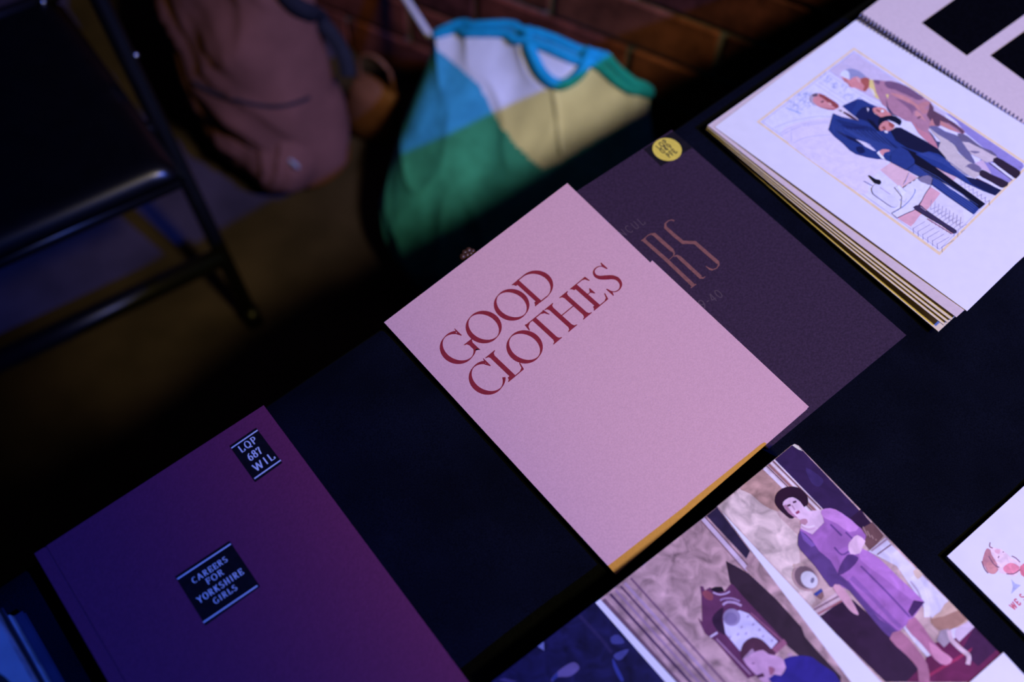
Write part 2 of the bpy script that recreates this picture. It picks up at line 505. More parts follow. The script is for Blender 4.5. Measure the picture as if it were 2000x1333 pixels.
# --- pink booklet
M['pink'] = material('pink_laid_card', (0.67, 0.385, 0.385), 0.8, noise=0.05, nscale=700, bump=0.12, bscale=900, spec=0.15)
M['pinkedge'] = material('pink_inner_paper', (0.62, 0.5, 0.5), 0.8, noise=0.04, nscale=200, spec=0.15)
M['red_ink'] = material('dark_red_ink', (0.25, 0.018, 0.028), 0.7, noise=0.1, nscale=400, spec=0.2)
zt = T0 + 0.0075                                      # it lies on the brown one with its right side
pk = thing('pink_booklet', 'pink booklet with the red serif title GOOD CLOTHES on its cover', 'booklet', PX(1160, 740, T0))
PK = [(750, 630), (1108, 358), (1270, 513), (1274, 509), (1580, 795), (1203, 1123)]
leaf('front_cover', PK, zt, 0.0006, M['pink'], pk)
leaf('page_block', [(753, 631), (1107, 362), (1268, 515), (1572, 797), (1202, 1118)], zt - .0006, 0.0016, M['pinkedge'], pk)
leaf('back_cover', [(752, 632), (1108, 361), (1270, 516), (1577, 799), (1204, 1122)], zt - .0022, 0.0006, M['pink'], pk)
cover = pk.children[0]
o0, u1 = PX(750, 630, zt), PX(1108, 358, zt)
U = (u1 - o0).normalized(); V = Vector((-U.y, U.x, 0))
LT = Letters(o0, U, V, 6e-5, 4e-6)
mm = 0.001
CAP, THK, THN = 30.6, 4.3, 0.75
def serif_foot(u, v, up, w=10.6, t=THK):               # bracketed serif; up=1 for a foot, -1 for a head
    LT.poly([((u + a) * mm, (v + up * b) * mm) for a, b in ((-w / 2, 0), (w / 2, 0), (w / 2, .55), (t / 2 + .9, 1.5), (t / 2, 3.6), (-t / 2, 3.6), (-t / 2 - .9, 1.5), (-w / 2, .55))])
def stem(u, v0, v1, t=THK):
    LT.poly([((u - t / 2) * mm, v0 * mm), ((u + t / 2) * mm, v0 * mm), ((u + t / 2) * mm, v1 * mm), ((u - t / 2) * mm, v1 * mm)])
def nib(dx, dy):
    a = math.atan2(dy, dx) - math.radians(12)
    return (THN + (THK * 1.08 - THN) * abs(math.sin(a)) ** 1.5) * mm
def bowl(pts, closed=False): LT.ribbon([(a * mm, b * mm) for a, b in pts], nib, closed)
def hair(pts, w=THN): LT.ribbon([(a * mm, b * mm) for a, b in pts], w * mm)
def tri(pts): LT.poly([(a * mm, b * mm) for a, b in pts])
B1, B2 = -77.9, -116.4
def oval(cx, base): bowl(arc(cx, base + 15.5, 13.6, 15.3, 0, 360, 48)[:-1], True)
# GOOD
bowl(arc(31, B1 + 15.6, 13.6, 15.4, 52, 322, 40))
tri([(38.6, B1 + 27.6), (40.6, B1 + 25.6), (41.3, B1 + 22.2), (40.5, B1 + 22.2), (38.2, B1 + 26.6)]); tri([(40.6, B1 + 31.4), (41.3, B1 + 31.4), (41.3, B1 + 22.2), (39.6, B1 + 26)])
stem(41.3, B1 + 3.4, B1 + 12.5, 4.0); serif_foot(41.3, B1 + 14, -1, 10.6, 4.0); tri([(39.3, B1 + 3.6), (43.3, B1 + 3.6), (43.5, B1 + .6), (41.5, B1 + 4)])
oval(60.8, B1); oval(94.2, B1)
stem(114.3, B1, B1 + CAP); serif_foot(112.6, B1, 1, 8.6); serif_foot(112.6, B1 + CAP, -1, 8.6)
bowl([(114, B1 + CAP - .4), (120, B1 + CAP - .4)] + arc(122.5, B1 + 15.3, 15.2, 14.95, 88, -88, 34) + [(120, B1 + .4), (114, B1 + .4)])
# CLOTHES
bowl(arc(29.6, B2 + 15.5, 13.4, 15.3, 50, 322, 40))
tri([(36.6, B2 + 27.4), (39.2, B2 + 24.6), (39.6, B2 + 21.8), (38.8, B2 + 21.8), (36.4, B2 + 26)]); tri([(39, B2 + 31.2), (39.7, B2 + 31.2), (39.6, B2 + 21.8), (38, B2 + 26)])
stem(46.4, B2, B2 + CAP); serif_foot(46.6, B2 + CAP, -1, 11.2); serif_foot(44.6, B2, 1, 9.5); hair([(46, B2 + .45), (58, B2 + .45)], .9)
tri([(51, B2 + .2), (58, B2 + .2), (59.8, B2 + 7), (58.9, B2 + 7), (57.2, B2 + 2.4), (54.5, B2 + 1.1)])
oval(73.4, B2)
stem(98.6, B2, B2 + CAP); serif_foot(98.6, B2, 1, 10.4); hair([(88.6, B2 + CAP - .5), (110.6, B2 + CAP - .5)], 1.0)
for sg, e in ((1, 88.4), (-1, 111)):
    tri([(e, B2 + CAP + .6), (e + sg * .9, B2 + CAP + .4), (e + sg * 4.5, B2 + CAP - 1.2), (e + sg * 1.6, B2 + CAP - 2.6), (e - sg * .4, B2 + CAP - 6.4), (e - sg * 1.1, B2 + CAP - 6.4)])
for u in (117.0, 135.4):
    stem(u, B2, B2 + CAP); serif_foot(u, B2, 1, 10.8); serif_foot(u, B2 + CAP, -1, 10.4)
hair([(117, B2 + 16), (135.4, B2 + 16)], .9)
stem(149.4, B2, B2 + CAP); serif_foot(147.8, B2, 1, 8.8); serif_foot(147.8, B2 + CAP, -1, 8.4)
hair([(149, B2 + CAP - .45), (162.4, B2 + CAP - .45)], .9); hair([(149, B2 + 15.8), (156.5, B2 + 15.8)], .8); hair([(149, B2 + .45), (161, B2 + .45)], .9)
tri([(156, B2 + CAP), (162.8, B2 + CAP), (163.2, B2 + CAP - 5.6), (162.4, B2 + CAP - 5.6), (160.6, B2 + CAP - 2)])
tri([(155, B2 + .2), (161.4, B2 + .2), (163.6, B2 + 6.4), (162.7, B2 + 6.4), (160.6, B2 + 2.2), (158, B2 + 1.1)])
tri([(154, B2 + 15.8), (156.6, B2 + 19.2), (157.3, B2 + 19.2), (157.3, B2 + 12.2), (156.6, B2 + 12.2)])
sp = [(183.2, B2 + 24.2), (181.6, B2 + 28.6), (177.6, B2 + 30.4), (173, B2 + 29.4), (170.6, B2 + 25.6), (171.6, B2 + 21.4), (175.6, B2 + 17.6), (180.4, B2 + 13.6), (182.6, B2 + 8.8), (181, B2 + 3.4), (176.4, B2 + .5), (171.4, B2 + 1.2), (168.6, B2 + 4.6), (167.8, B2 + 8)]
sw = [.6, .9, 1.0, 1.4, 2.6, 3.8, 4.6, 4.4, 3.6, 2.4, 1.1, 1.0, .9, .6]
pp = spline([(a, b, 0) for a, b in sp], 4); ws = spline([(w, 0, 0) for w in sw], 4)
LT.ribbon([(q.x * mm, q.y * mm) for q in pp], [w.x * mm for w in ws])
tri([(183.6, B2 + 31.4), (184.4, B2 + 31.4), (184.2, B2 + 23), (183, B2 + 23), (181.8, B2 + 27.6)]); tri([(167.0, B2 - .8), (167.6, B2 - .8), (169.6, B2 + 3), (168.2, B2 + 8.4), (167.2, B2 + 8.4)])
LT.build('title_lettering', M['red_ink'], cover)

# --- dark brown booklet under it
M['brown'] = material('aubergine_cloth_card', (0.036, 0.018, 0.036), 0.75, noise=0.2, nscale=420, bump=0.25, bscale=600, spec=0.15)
M['copper'] = material('copper_foil_ink', (0.22, 0.085, 0.066), 0.55, noise=0.15, nscale=300, spec=0.4)
M['deboss'] = material('blind_stamped_line', (0.075, 0.046, 0.058), 0.5, spec=0.5, noise=0.1)
M['tape'] = material('black_label_tape', (0.007, 0.005, 0.008), 0.7, spec=0.15, noise=0.2, nscale=200)
M['yellow'] = material('yellow_sticker', (0.72, 0.56, 0.07), 0.6, noise=0.05, nscale=200, spec=0.3)
M['black_ink'] = material('black_ink', (0.02, 0.02, 0.02), 0.7, noise=0.1, spec=0.2)
zb = T0 + 0.0042
bk = thing('brown_booklet', 'dark aubergine booklet with copper letters lying half under the pink one', 'booklet', PX(1420, 520, T0))
BR = [(1312, 254), (1770, 655), (1500, 878), (1020, 442)]
leaf('front_cover', BR, zb, 0.0012, M['brown'], bk)
leaf('page_block', [(1311, 257), (1764, 656), (1499, 874), (1023, 442)], zb - .0012, 0.0018, M['pinkedge'], bk)
leaf('back_cover', BR, zb - .003, 0.0012, M['brown'], bk)
bc = bk.children[0]
fl_b = level(zb)
c2 = crop(1200, 400, .165)
def strokes(name, lst, mat, parent, flat, tf, base=6e-5):
    p = Print(flat, base=base)
    for pts, w in lst:
        if hasattr(w, '__len__'): p.line(pts, 1, (0, 0, 0), tf, widths=w, raw=True)
        else: p.line(pts, w, (0, 0, 0), tf, raw=True)
    me_o = p.build(name, mat, parent)
    return me_o
def t6(*a): return [v * .165 for v in a]
strokes('copper_letters', [
    ([(340, 412), (600, 640), (935, 958)], t6(38, 42, 46)), ([(318, 428), (372, 398)], t6(14, 14)), ([(905, 985), (968, 940)], t6(12, 12)),
    ([(345, 408), (400, 362), (440, 346)], t6(8, 10, 18)), ([(432, 348), (472, 352), (560, 432), (688, 545)], t6(18, 40, 44, 42)), ([(690, 540), (708, 580), (700, 604), (645, 655)], t6(30, 22, 8, 6)),
    ([(700, 612), (740, 604), (772, 628), (1020, 858)], t6(8, 24, 42, 42)), ([(1012, 862), (1050, 870), (1075, 852)], t6(34, 18, 8)),
    ([(708, 192), (680, 180), (640, 190), (604, 222)], t6(18, 10, 10, 18)), ([(602, 220), (604, 268), (700, 356), (815, 450)], t6(22, 36, 40, 40)), ([(808, 446), (870, 446), (958, 450)], t6(42, 36, 38)),
    ([(950, 446), (1100, 578), (1225, 685)], t6(40, 42, 42)), ([(1222, 680), (1236, 712), (1212, 752), (1160, 772)], t6(38, 22, 10, 10)), ([(1165, 772), (1130, 764), (1080, 728)], t6(20, 22, 5))],
    M['copper'], bc, fl_b, c2)
# small blind-stamped lettering above and below
def line_letters(name, text, p0, p1, hpx, z, mat, parent, w=.1, gap=.16, off=6e-5, thick=None, serif=0):
    a, b = PX(*p0, z), PX(*p1, z); U = (b - a); l = U.length; U = U.normalized(); V = Vector((-U.y, U.x, 0))
    lt = Letters(a, U, V, off)
    h = hpx
    lt.text(text, 0, l, 0, h, thick or w, w, serif, gap)
    return lt.build(name, mat, parent)
line_letters('small_lettering', 'NCUL', c2((95, 395)), c2((375, 222)), .0085, zb, M['deboss'], bc, .11, .25)
line_letters('date_lettering', '9-40', c2((1052, 1236)), c2((1296, 1082)), .0088, zb, M['deboss'], bc, .12, .2)
leaf('label_tape', [(1315, 256.5), (1352.5, 288), (1291, 324.4), (1257, 291.8)], zb + .00022, .0002, M['tape'], bk)
yc = PX(1303, 291.8, zb + .0004)
prism('round_sticker', [yc + Vector((.0143 * math.cos(a), .0143 * math.sin(a), 0)) for a in [2 * math.pi * k / 40 for k in range(40)]], .00018, M['yellow'], bk)
c3 = crop(1240, 240, .075)
st = bk.children[-1]
for i, (tx, p0, p1) in enumerate((('LQP', (640, 705), (880, 520)), ('049', (740, 810), (985, 640)), ('PFE', (905, 920), (1110, 770)))):
    line_letters('sticker_lettering', tx, c3(p0), c3(p1), .0062, zb + .0004, M['black_ink'], st, .16, .2)

# --- purple hardback
M['plum'] = material('plum_bookcloth', (0.16, 0.022, 0.066), 0.7, noise=0.08, nscale=500, bump=0.2, bscale=700, spec=0.2)
M['white_ink'] = material('white_ink', (0.75, 0.75, 0.74), 0.6, spec=0.2, noise=0.04)
M['black_label'] = material('black_paper_label', (0.006, 0.005, 0.008), 0.85, spec=0.08, noise=0.2, nscale=200)
zp = T0 + 0.026
pb = thing('purple_book', 'plum purple hardback with two black labels in the lower left of the table', 'book', PX(440, 1100, T0))
a, b_, c_ = PX(67, 1082, zp), PX(515, 792, zp), PX(915, 1330, zp)
u = (b_ - a).normalized(); v = Vector((u.y, -u.x, 0)); wdt = (b_ - a).length; hgt = 0.298
def pq(x, y, dz=0): return a + u * x + v * y + Vector((0, 0, dz))
g0 = 0.0075
prism('front_cover', [pq(g0 + .0022, 0), pq(wdt, 0), pq(wdt, hgt), pq(g0 + .0022, hgt)], .0025, M['plum'], pb)
prism('spine', [pq(0, 0), pq(g0, 0), pq(g0, hgt), pq(0, hgt)], .0255, M['plum'], pb)
prism('hinge_groove', [pq(g0 - .0002, 0, -.0008), pq(g0 + .0024, 0, -.0008), pq(g0 + .0024, hgt, -.0008), pq(g0 - .0002, hgt, -.0008)], .0014, M['plum'], pb)
prism('page_block', [pq(g0, .003, -.0025), pq(wdt - .003, .003, -.0025), pq(wdt - .003, hgt - .003, -.0025), pq(g0, hgt - .003, -.0025)], .0208, M['paper'], pb)
prism('back_cover', [pq(g0, 0, -.0233), pq(wdt, 0, -.0233), pq(wdt, hgt, -.0233), pq(g0, hgt, -.0233)], .0025, M['plum'], pb)
def black_label(tl, tr, br, bl, rows, bars):
    zl = zp + .0003
    lab = leaf('black_label', [tl, tr, br, bl], zl, .00025, M['black_label'], pb)
    O, U, V, w, h = label_frame(tl, tr, bl, zl)
    lt = Letters(O, U, V, 5e-5)
    for tx, s0, s1, t0, t1 in rows:
        lt.text(tx, s0 * w, s1 * w, -t1 * h, (t1 - t0) * h, .165, .075, .07, .2)
    for t, s0, s1 in bars:
        lt.ribbon([(s0 * w, -t * h), (s1 * w, -t * h)], .0011)
    lt.build('label_lettering', M['white_ink'], lab)
black_label((448.0, 871.7), (500.2, 836), (551.4, 904.3), (498.2, 942.3),
    [('LQP', .17, .78, .125, .295), ('687', .24, .70, .385, .56), ('WIL', .17, .91, .655, .83)], [(.068, .01, .99), (.93, .01, .99)])
black_label((342.1, 1127), (448.3, 1057.1), (508.2, 1146.2), (401.3, 1222.5),
    [('CAREERS', .185, .815, .185, .29), ('FOR', .36, .66, .335, .445), ('YORKSHIRE', .10, .92, .52, .635), ('GIRLS', .30, .71, .695, .80)], [(.062, .01, .99), (.94, .01, .99)])

# --- open spiral-bound sample book
M['page_white'] = material('white_album_page', (0.82, 0.8, 0.78), 0.65, noise=0.015, nscale=80, spec=0.25)
M['page_pink'] = material('blush_album_page', (0.68, 0.55, 0.5), 0.7, noise=0.03, nscale=300, spec=0.2)
M['buff'] = material('buff_album_page', (0.75, 0.62, 0.4), 0.75, noise=0.05, nscale=120, spec=0.2)
M['wire'] = material('dark_wire', (0.3, 0.27, 0.36), 0.35, metal=0.8, spec=0.5, noise=0.1)
M['swatch'] = material('black_wool_swatch', (0.0016, 0.0016, 0.003), 0.95, noise=0.3, nscale=300, bump=0.4, bscale=700, spec=0.02)
ob = thing('open_sample_book', 'open spiral-bound sample book with a picture of two men and black cloth swatches', 'book', PX(1720, 280, T0))
SHE = [((1396, 248), (1889, 608), .0118, .0246, 'page_white'), ((1382, 245), (1868, 620), .0110, .0235, 'page_pink'),
       ((1381, 248), (1857, 625), .0095, .0200, 'buff'), ((1380, 250), (1850, 630), .0080, .0175, 'buff'),
       ((1379, 252), (1843, 635), .0065, .0150, 'buff'), ((1377, 254), (1833, 648), .0035, .0070, 'buff')]
f1 = None; corners1 = None
for i, (p0, p1, z0, z1, mk) in enumerate(SHE):
    A, B = PX(*p0, T0 + z0), PX(*p1, T0 + z1)
    C = PX(1673, 38, T0 + z0)                       # end of the coil
    if i: C = PX(1671, 41, T0 + z0)
    D = C + (B - A)
    bm = bmesh.new()
    # page with a slight belly towards its free edge
    nu, nv = (14, 6) if i else (1, 1)
    th = 0.0007 if i < 5 else .0014
    g = {}
    for lay in (0, 1):
        for s in range(nu + 1):
            for t in range(nv + 1):
                x, y = s / nu, t / nv
                p = A.lerp(B, x).lerp(C.lerp(D, x), y)
                p.z -= lay * th
                if i: p.z -= 0.0022 * math.sin(math.pi * x) * (1 - y)
                g[lay, s, t] = bm.verts.new(p)
    for lay in (0, 1):
        for s in range(nu):
            for t in range(nv):
                bm.faces.new((g[lay, s, t], g[lay, s + 1, t], g[lay, s + 1, t + 1], g[lay, s, t + 1]))
    for s in range(nu):
        for t in (0, nv): bm.faces.new((g[0, s, t], g[0, s + 1, t], g[1, s + 1, t], g[1, s, t]))
    for t in range(nv):
        for s in (0, nu): bm.faces.new((g[0, s, t], g[0, s, t + 1], g[1, s, t + 1], g[1, s, t]))
    o = from_bm('page', bm, M[mk]); put(ob, o)
    if i == 0:
        f1 = Flat(A, B, C); top_page = o
        corners1 = (A, B, C, D)
        zmax = max(v.co.z for v in o.data.vertices)
    if i == 5: o.name = 'back_board'
# the facing page with its swatches
A, B, C, D = corners1
zr = T0 + .0128
ax = (D - C); ax.z = 0; al = ax.length; ax = ax.normalized()
up = Vector((-ax.y, ax.x, 0))
if up.y < 0: up = -up
R0 = PX(1681, 27, zr)
rp_ = [R0, R0 + ax * al, R0 + ax * al + up * .225, R0 + up * .225]
prism('page', rp_, .0012, M['page_pink'], ob)
prism('page', [p - Vector((0, 0, .0014)) + up * .0015 for p in rp_], .008, M['buff'], ob)
for q in ([(1801, 44), (1889, 108), (2048, -5), (1960, -69)], [(1935, 108), (2023, 172), (2180, 60), (2092, -4)]):
    prism('fabric_swatch', [PX(x, y, zr + .0007) for x, y in q], .0006, M['swatch'], ob)
# wire coil: one ring per hole
ring = bmesh.new()
tube_bm(ring, [(0, .0052 * math.cos(a), .0052 * math.sin(a)) for a in [2 * math.pi * k / 14 for k in range(14)]], .0007, 6, True)
rme = bpy.data.meshes.new('coil_ring'); ring.to_mesh(rme); ring.free(); rme.materials.append(M['wire'])
for p in rme.polygons: p.use_smooth = True
nr = 64
for k in range(nr):
    q = PX(1677, 33, zr) + ax * (al * (k + .4) / nr); q.z = T0 + .0125 + (corners1[3].z - corners1[2].z) * .25 * k / nr
    o = bpy.data.objects.new('coil_ring', rme); COL.objects.link(o)
    o.rotation_euler = (0.12, 0, math.atan2(ax.y, ax.x)); o.location = q
    put(ob, o)

# --- its printed picture of two men
P = Print(f1, base=5e-5, clip=[(1478, 238), (1668, 93), (2012, 322), (1835, 499)], tex=.07)
cA, cB, cC, cD = crop(1460, 80, .15), crop(1600, 120, .15), crop(1580, 260, .18), crop(1740, 220, .165)
gold = (218, 190, 168)
P.poly([(1478, 238), (1668, 93), (2012, 322), (1835, 499)], gold)
P.poly([(1484, 238), (1668, 98), (2005, 323), (1835, 492)], (206, 200, 248))
P.poly([(1488, 238), (1668, 101), (2001, 324), (1835, 488)], (168, 158, 205))
P.poly([(1489.5, 238), (1668, 102.3), (1999.5, 324.3), (1835, 486.5)], (206, 200, 246))
P.poly([(1619, 139), (1668, 103), (1846, 222), (1850, 250), (1780, 230), (1700, 190), (1655, 165)], (192, 176, 216))
P.poly([(1525, 262), (1600, 232), (1640, 240), (1690, 300), (1735, 312), (1700, 352), (1690, 380), (1640, 352)], (207, 194, 234), smooth=4)
lw = (172, 166, 220)
for q in ([(420, 1210), (560, 1130), (780, 1070), (1050, 1045)], [(350, 1130), (600, 1040), (900, 985), (1100, 990)], [(600, 1330), (750, 1260), (950, 1230), (1080, 1225)],
          [(440, 1230), (700, 1110), (1060, 1065)], [(790, 1075), (790, 1115)], [(560, 1135), (590, 1165)], [(570, 1180), (570, 1310)]):
    P.line(q, 1.0, lw, cA, 5)
for q in ([(880, 560), (1290, 840)], [(930, 540), (1330, 800)], [(1070, 390), (1560, 700)], [(1220, 270), (1360, 365)], [(1060, 440), (1500, 720)], [(1480, 700), (1740, 860)], [(1070, 380), (1220, 270)], [(1220, 270), (1390, 130)]):
    P.line(q, 0.9, lw, cA)
rs = random.Random(3)
def scribble(cx, cy, rx, ry, n, tf, col, l=40):
    for _ in range(n):
        a = rs.uniform(0, 6.28); r = math.sqrt(rs.random())
        x, y = cx + rx * r * math.cos(a), cy + ry * r * math.sin(a); t = rs.uniform(0, 6.28)
        q = [(x, y)]
        for _k in range(3):
            t += rs.uniform(-1.3, 1.3); x += l * .4 * math.cos(t); y += l * .4 * math.sin(t); q.append((x, y))
        P.line(q, rs.uniform(.5, 1.1), col, tf, 3)
scribble(690, 810, 170, 120, 46, cA, (160, 162, 214), 55)
scribble(760, 720, 90, 60, 14, cA, (128, 140, 200), 50)
for k in range(9):
    scribble(1000 + k * 50, 470 + k * 36, 45, 38, 4, cA, (140, 146, 205), 45)
P.line([(500, 870), (600, 910), (660, 930), (700, 945)], 1.2, (110, 140, 210), cA, 3)
# floor and wall washes
P.poly([(640, 0), (700, 20), (1560, 600), (1575, 640), (1450, 790), (1300, 900), (1180, 720), (1050, 560), (1250, 520), (1100, 420), (880, 240), (780, 110)], (136, 124, 196), cD)
P.poly([(990, 600), (1090, 560), (1190, 720), (1080, 670)], (192, 164, 204), cD)
P.poly([(770, 400), (900, 310), (1050, 400), (1180, 480), (1330, 590), (1430, 650), (1290, 820), (1200, 900), (1110, 1020), (960, 925), (1150, 830), (1000, 600)], (208, 170, 196), cC)
P.poly([(1130, 500), (1330, 590), (1430, 655), (1290, 825), (1200, 900), (1110, 1020), (960, 925), (1150, 830), (1250, 690)], (205, 152, 178), cC)
P.poly([(1430, 650), (1666, 790), (1690, 1000), (1410, 1245), (1100, 1020), (1290, 830)], (203, 194, 230), cC)
P.poly([(490, 630), (620, 690), (790, 760), (740, 805), (600, 715)], (202, 164, 190), cD)
P.poly([(790, 755), (900, 830), (1240, 980), (1120, 1080), (740, 810)], (205, 196, 236), cD)
hb = (120, 110, 160)
for k in range(9):
    x, y = 1330 + k * 40, 760 + k * 24
    P.line([(x, y - 40), (x - 12, y + 70)], .8, hb, cC)
    P.line([(x - 10, y + 72), (x + 62, y + 40)], .8, hb, cC)
    P.line([(x + 8, y + 120), (x + 4, y + 220)], .9, hb, cC)
    P.line([(x + 8, y + 120), (x + 66, y + 88)], .8, hb, cC)
for k in range(7):
    x, y = 1130 + k * 52, 1030 + k * 34
    P.line([(x, y), (x + 6, y + 60)], .9, (80, 76, 140), cC)
    P.line([(x, y + 6), (x + 130, y - 70)], .8, hb, cC)
for k in range(8):
    x, y = 830 + k * 48, 800 + k * 34
    P.line([(x, y), (x, y + 60)], .8, hb, cD); P.line([(x, y + 60), (x + 60, y + 30)], .7, hb, cD)
# man in the brown coat
P.poly([(275, 180), (290, 140), (350, 105), (430, 95), (520, 125), (580, 170), (612, 212), (550, 228), (500, 210), (440, 220), (400, 245), (340, 220), (310, 198)], (140, 138, 188), cB, 3)
P.poly([(275, 180), (300, 130), (350, 115), (390, 150), (395, 225), (400, 240), (340, 215)], (206, 206, 242), cB, 3)
P.poly([(280, 195), (330, 210), (400, 240), (450, 205), (510, 205), (550, 230), (600, 212), (655, 240), (650, 340), (600, 395), (560, 385), (510, 360), (460, 340), (420, 345), (395, 310), (380, 285), (330, 265), (310, 230)], (200, 128, 142), cB)
P.poly([(545, 225), (610, 208), (660, 240), (645, 330), (600, 392), (570, 370), (590, 320), (540, 270)], (160, 84, 84), cB, 2)
P.poly([(470, 205), (500, 200), (535, 240), (540, 275), (505, 262)], (212, 152, 168), cB, 2)
P.poly([(300, 220), (340, 225), (390, 290), (420, 340), (395, 330), (375, 290)], (170, 98, 106), cB)
P.poly([(655, 235), (702, 240), (722, 300), (742, 400), (785, 495), (740, 475), (700, 430), (670, 370), (650, 330)], (214, 190, 132), cB)
P.poly([(665, 345), (700, 370), (735, 450), (700, 430)], (216, 206, 226), cB)
P.poly([(700, 240), (780, 245), (860, 255), (940, 255), (1050, 285), (1180, 345), (1290, 420), (1380, 480), (1450, 530), (1490, 600), (1490, 640), (1600, 700), (1760, 800), (1880, 890), (1900, 930), (1870, 950), (1830, 930), (1700, 880), (1590, 830), (1560, 850), (1500, 840), (1440, 850), (1420, 900), (1480, 980), (1530, 1060), (1555, 1140), (1500, 1120), (1440, 1070), (1400, 1000), (1290, 930), (1240, 850), (1200, 790), (1130, 775), (1030, 720), (930, 680), (870, 600), (820, 560), (790, 500), (740, 400)], (166, 118, 148), cB)
P.poly([(705, 245), (790, 250), (780, 300), (740, 290)], (118, 84, 122), cB, 2)
P.poly([(850, 275), (900, 255), (1050, 285), (1180, 345), (1290, 420), (1370, 475), (1300, 505), (1230, 480), (1130, 430), (1050, 400), (990, 370), (900, 350), (860, 310)], (112, 80, 118), cB, 2)
P.poly([(930, 410), (1050, 430), (1170, 480), (1260, 550), (1330, 600), (1300, 640), (1200, 560), (1080, 500), (960, 440)], (190, 128, 140), cB, 2)
P.poly([(1000, 480), (1120, 520), (1240, 580), (1290, 660), (1230, 640), (1200, 760), (1210, 680), (1150, 600), (1060, 530)], (130, 92, 128), cB, 2)
P.poly([(870, 480), (900, 600), (960, 680), (1025, 718), (930, 692), (885, 620)], (58, 54, 96), cB)
P.poly([(865, 430), (905, 430), (895, 490)], (216, 192, 134), cB)
P.poly([(1260, 630), (1330, 690), (1390, 780), (1330, 740), (1240, 700)], (192, 132, 146), cB)
P.poly([(1290, 560), (1420, 520), (1450, 545), (1370, 610), (1430, 640), (1350, 690)], (178, 120, 136), cB, 2)
P.poly([(1440, 530), (1490, 600), (1490, 640), (1600, 700), (1760, 800), (1890, 910), (1870, 950), (1800, 880), (1690, 810), (1580, 775), (1560, 850), (1480, 820), (1400, 700), (1430, 620)], (92, 62, 88), cB)
P.poly([(1470, 740), (1510, 840), (1430, 835)], (184, 122, 134), cB)
P.poly([(1575, 770), (1690, 830), (1830, 935), (1700, 890), (1585, 835)], (188, 126, 136), cB)
P.poly([(1220, 780), (1300, 880), (1400, 930), (1480, 1000), (1555, 1140), (1440, 1070), (1290, 930)], (186, 122, 148), cB, 2)
P.poly([(1250, 790), (1280, 860), (1300, 900), (1265, 840)], (110, 78, 112), cB)
P.poly([(1270, 740), (1310, 710), (1330, 720), (1290, 750)], (96, 66, 96), cB)
P.poly([(790, 355), (830, 385), (815, 380)], (70, 48, 70), cB)
P.poly([(1420, 890), (1480, 960), (1530, 1040), (1580, 1050), (1550, 1140), (1520, 1060), (1460, 960)], (62, 62, 104), cB)
P.poly([(450, 180), (560, 240), (680, 330), (760, 400), (800, 480), (900, 560), (1000, 610), (1075, 680), (1040, 750), (990, 780), (900, 740), (830, 700), (740, 640), (640, 530), (560, 430), (590, 340), (520, 270)], (188, 172, 190), cD)
P.poly([(450, 170), (540, 160), (640, 220), (760, 260), (830, 310), (900, 420), (960, 520), (1000, 602), (940, 590), (860, 520), (800, 460), (760, 390), (680, 330), (560, 260)], (100, 94, 142), cD, 2)
P.poly([(840, 340), (920, 350), (1010, 400), (1080, 430), (1180, 480), (1258, 530), (1200, 580), (1130, 592), (1050, 540), (960, 500), (900, 430)], (192, 174, 196), cD)
P.poly([(790, 250), (870, 258), (950, 310), (1010, 360), (1100, 420), (1190, 450), (1262, 522), (1180, 490), (1080, 430), (1000, 390), (920, 352), (840, 340)], (98, 88, 126), cD, 2)
P.poly([(930, 455), (1000, 455), (1060, 470), (990, 485)], (118, 106, 146), cD, 2)
P.poly([(870, 660), (920, 610), (1000, 608), (1072, 662), (1050, 712), (960, 680), (900, 640)], (106, 96, 138), cD, 2)
P.poly([(1170, 588), (1240, 600), (1340, 680), (1465, 782), (1440, 798), (1300, 690)], (208, 202, 246), cD)
P.poly([(1208, 580), (1255, 528), (1400, 610), (1535, 700), (1500, 770), (1460, 772), (1330, 680)], (44, 32, 52), cD, 2)
P.line([(1165, 596), (1300, 695), (1440, 800)], 1.0, (60, 40, 66), cD)
P.poly([(1015, 765), (1100, 780), (1200, 830), (1335, 900), (1290, 925), (1150, 850)], (208, 202, 246), cD)
P.poly([(1048, 740), (1080, 676), (1200, 736), (1395, 830), (1330, 892), (1270, 872), (1150, 800)], (44, 32, 54), cD, 2)
P.line([(1010, 780), (1150, 845), (1280, 915)], 2.2, (70, 36, 56), cD)
P.line([(1515, 650), (1545, 640), (1540, 660)], .8, (90, 80, 130), cD)
# man in the pinstripe suit
P.poly([(180, 675), (245, 622), (262, 575), (322, 590), (430, 690), (520, 770), (430, 752), (290, 722)], (208, 194, 228), cB)
P.poly([(180, 675), (290, 720), (430, 752), (520, 778), (500, 740), (430, 690), (300, 580), (430, 520), (500, 488), (560, 495), (660, 550), (760, 590), (700, 610), (720, 680), (800, 725), (900, 705), (1000, 715), (1065, 765), (1068, 800), (1050, 840), (980, 850), (950, 890), (1200, 960), (1400, 1050), (1560, 1170), (1640, 1250), (1500, 1220), (1400, 1190), (1260, 1210), (1250, 1333), (980, 1333), (850, 1275), (760, 1275), (620, 1250), (480, 1210), (400, 1160), (300, 1060), (200, 980), (120, 890)], (37, 54, 124), cB)
P.poly([(470, 720), (560, 600), (700, 600), (720, 680), (800, 725), (780, 800), (800, 900), (760, 905), (650, 800), (560, 760)], (24, 30, 78), cB, 2)
P.poly([(620, 740), (700, 780), (800, 900), (760, 910), (660, 810)], (16, 18, 46), cB)
P.poly([(300, 580), (430, 520), (500, 488), (480, 560), (430, 640), (400, 650)], (34, 48, 116), cB)
for k in range(12):
    x_, y_, l_ = 215 + 40 * k, 752 + 9 * k, 300 + 18 * k
    P.line([(x_, y_), (x_ + .8 * l_, y_ + .6 * l_)], 1.5, (24, 34, 88), cB)
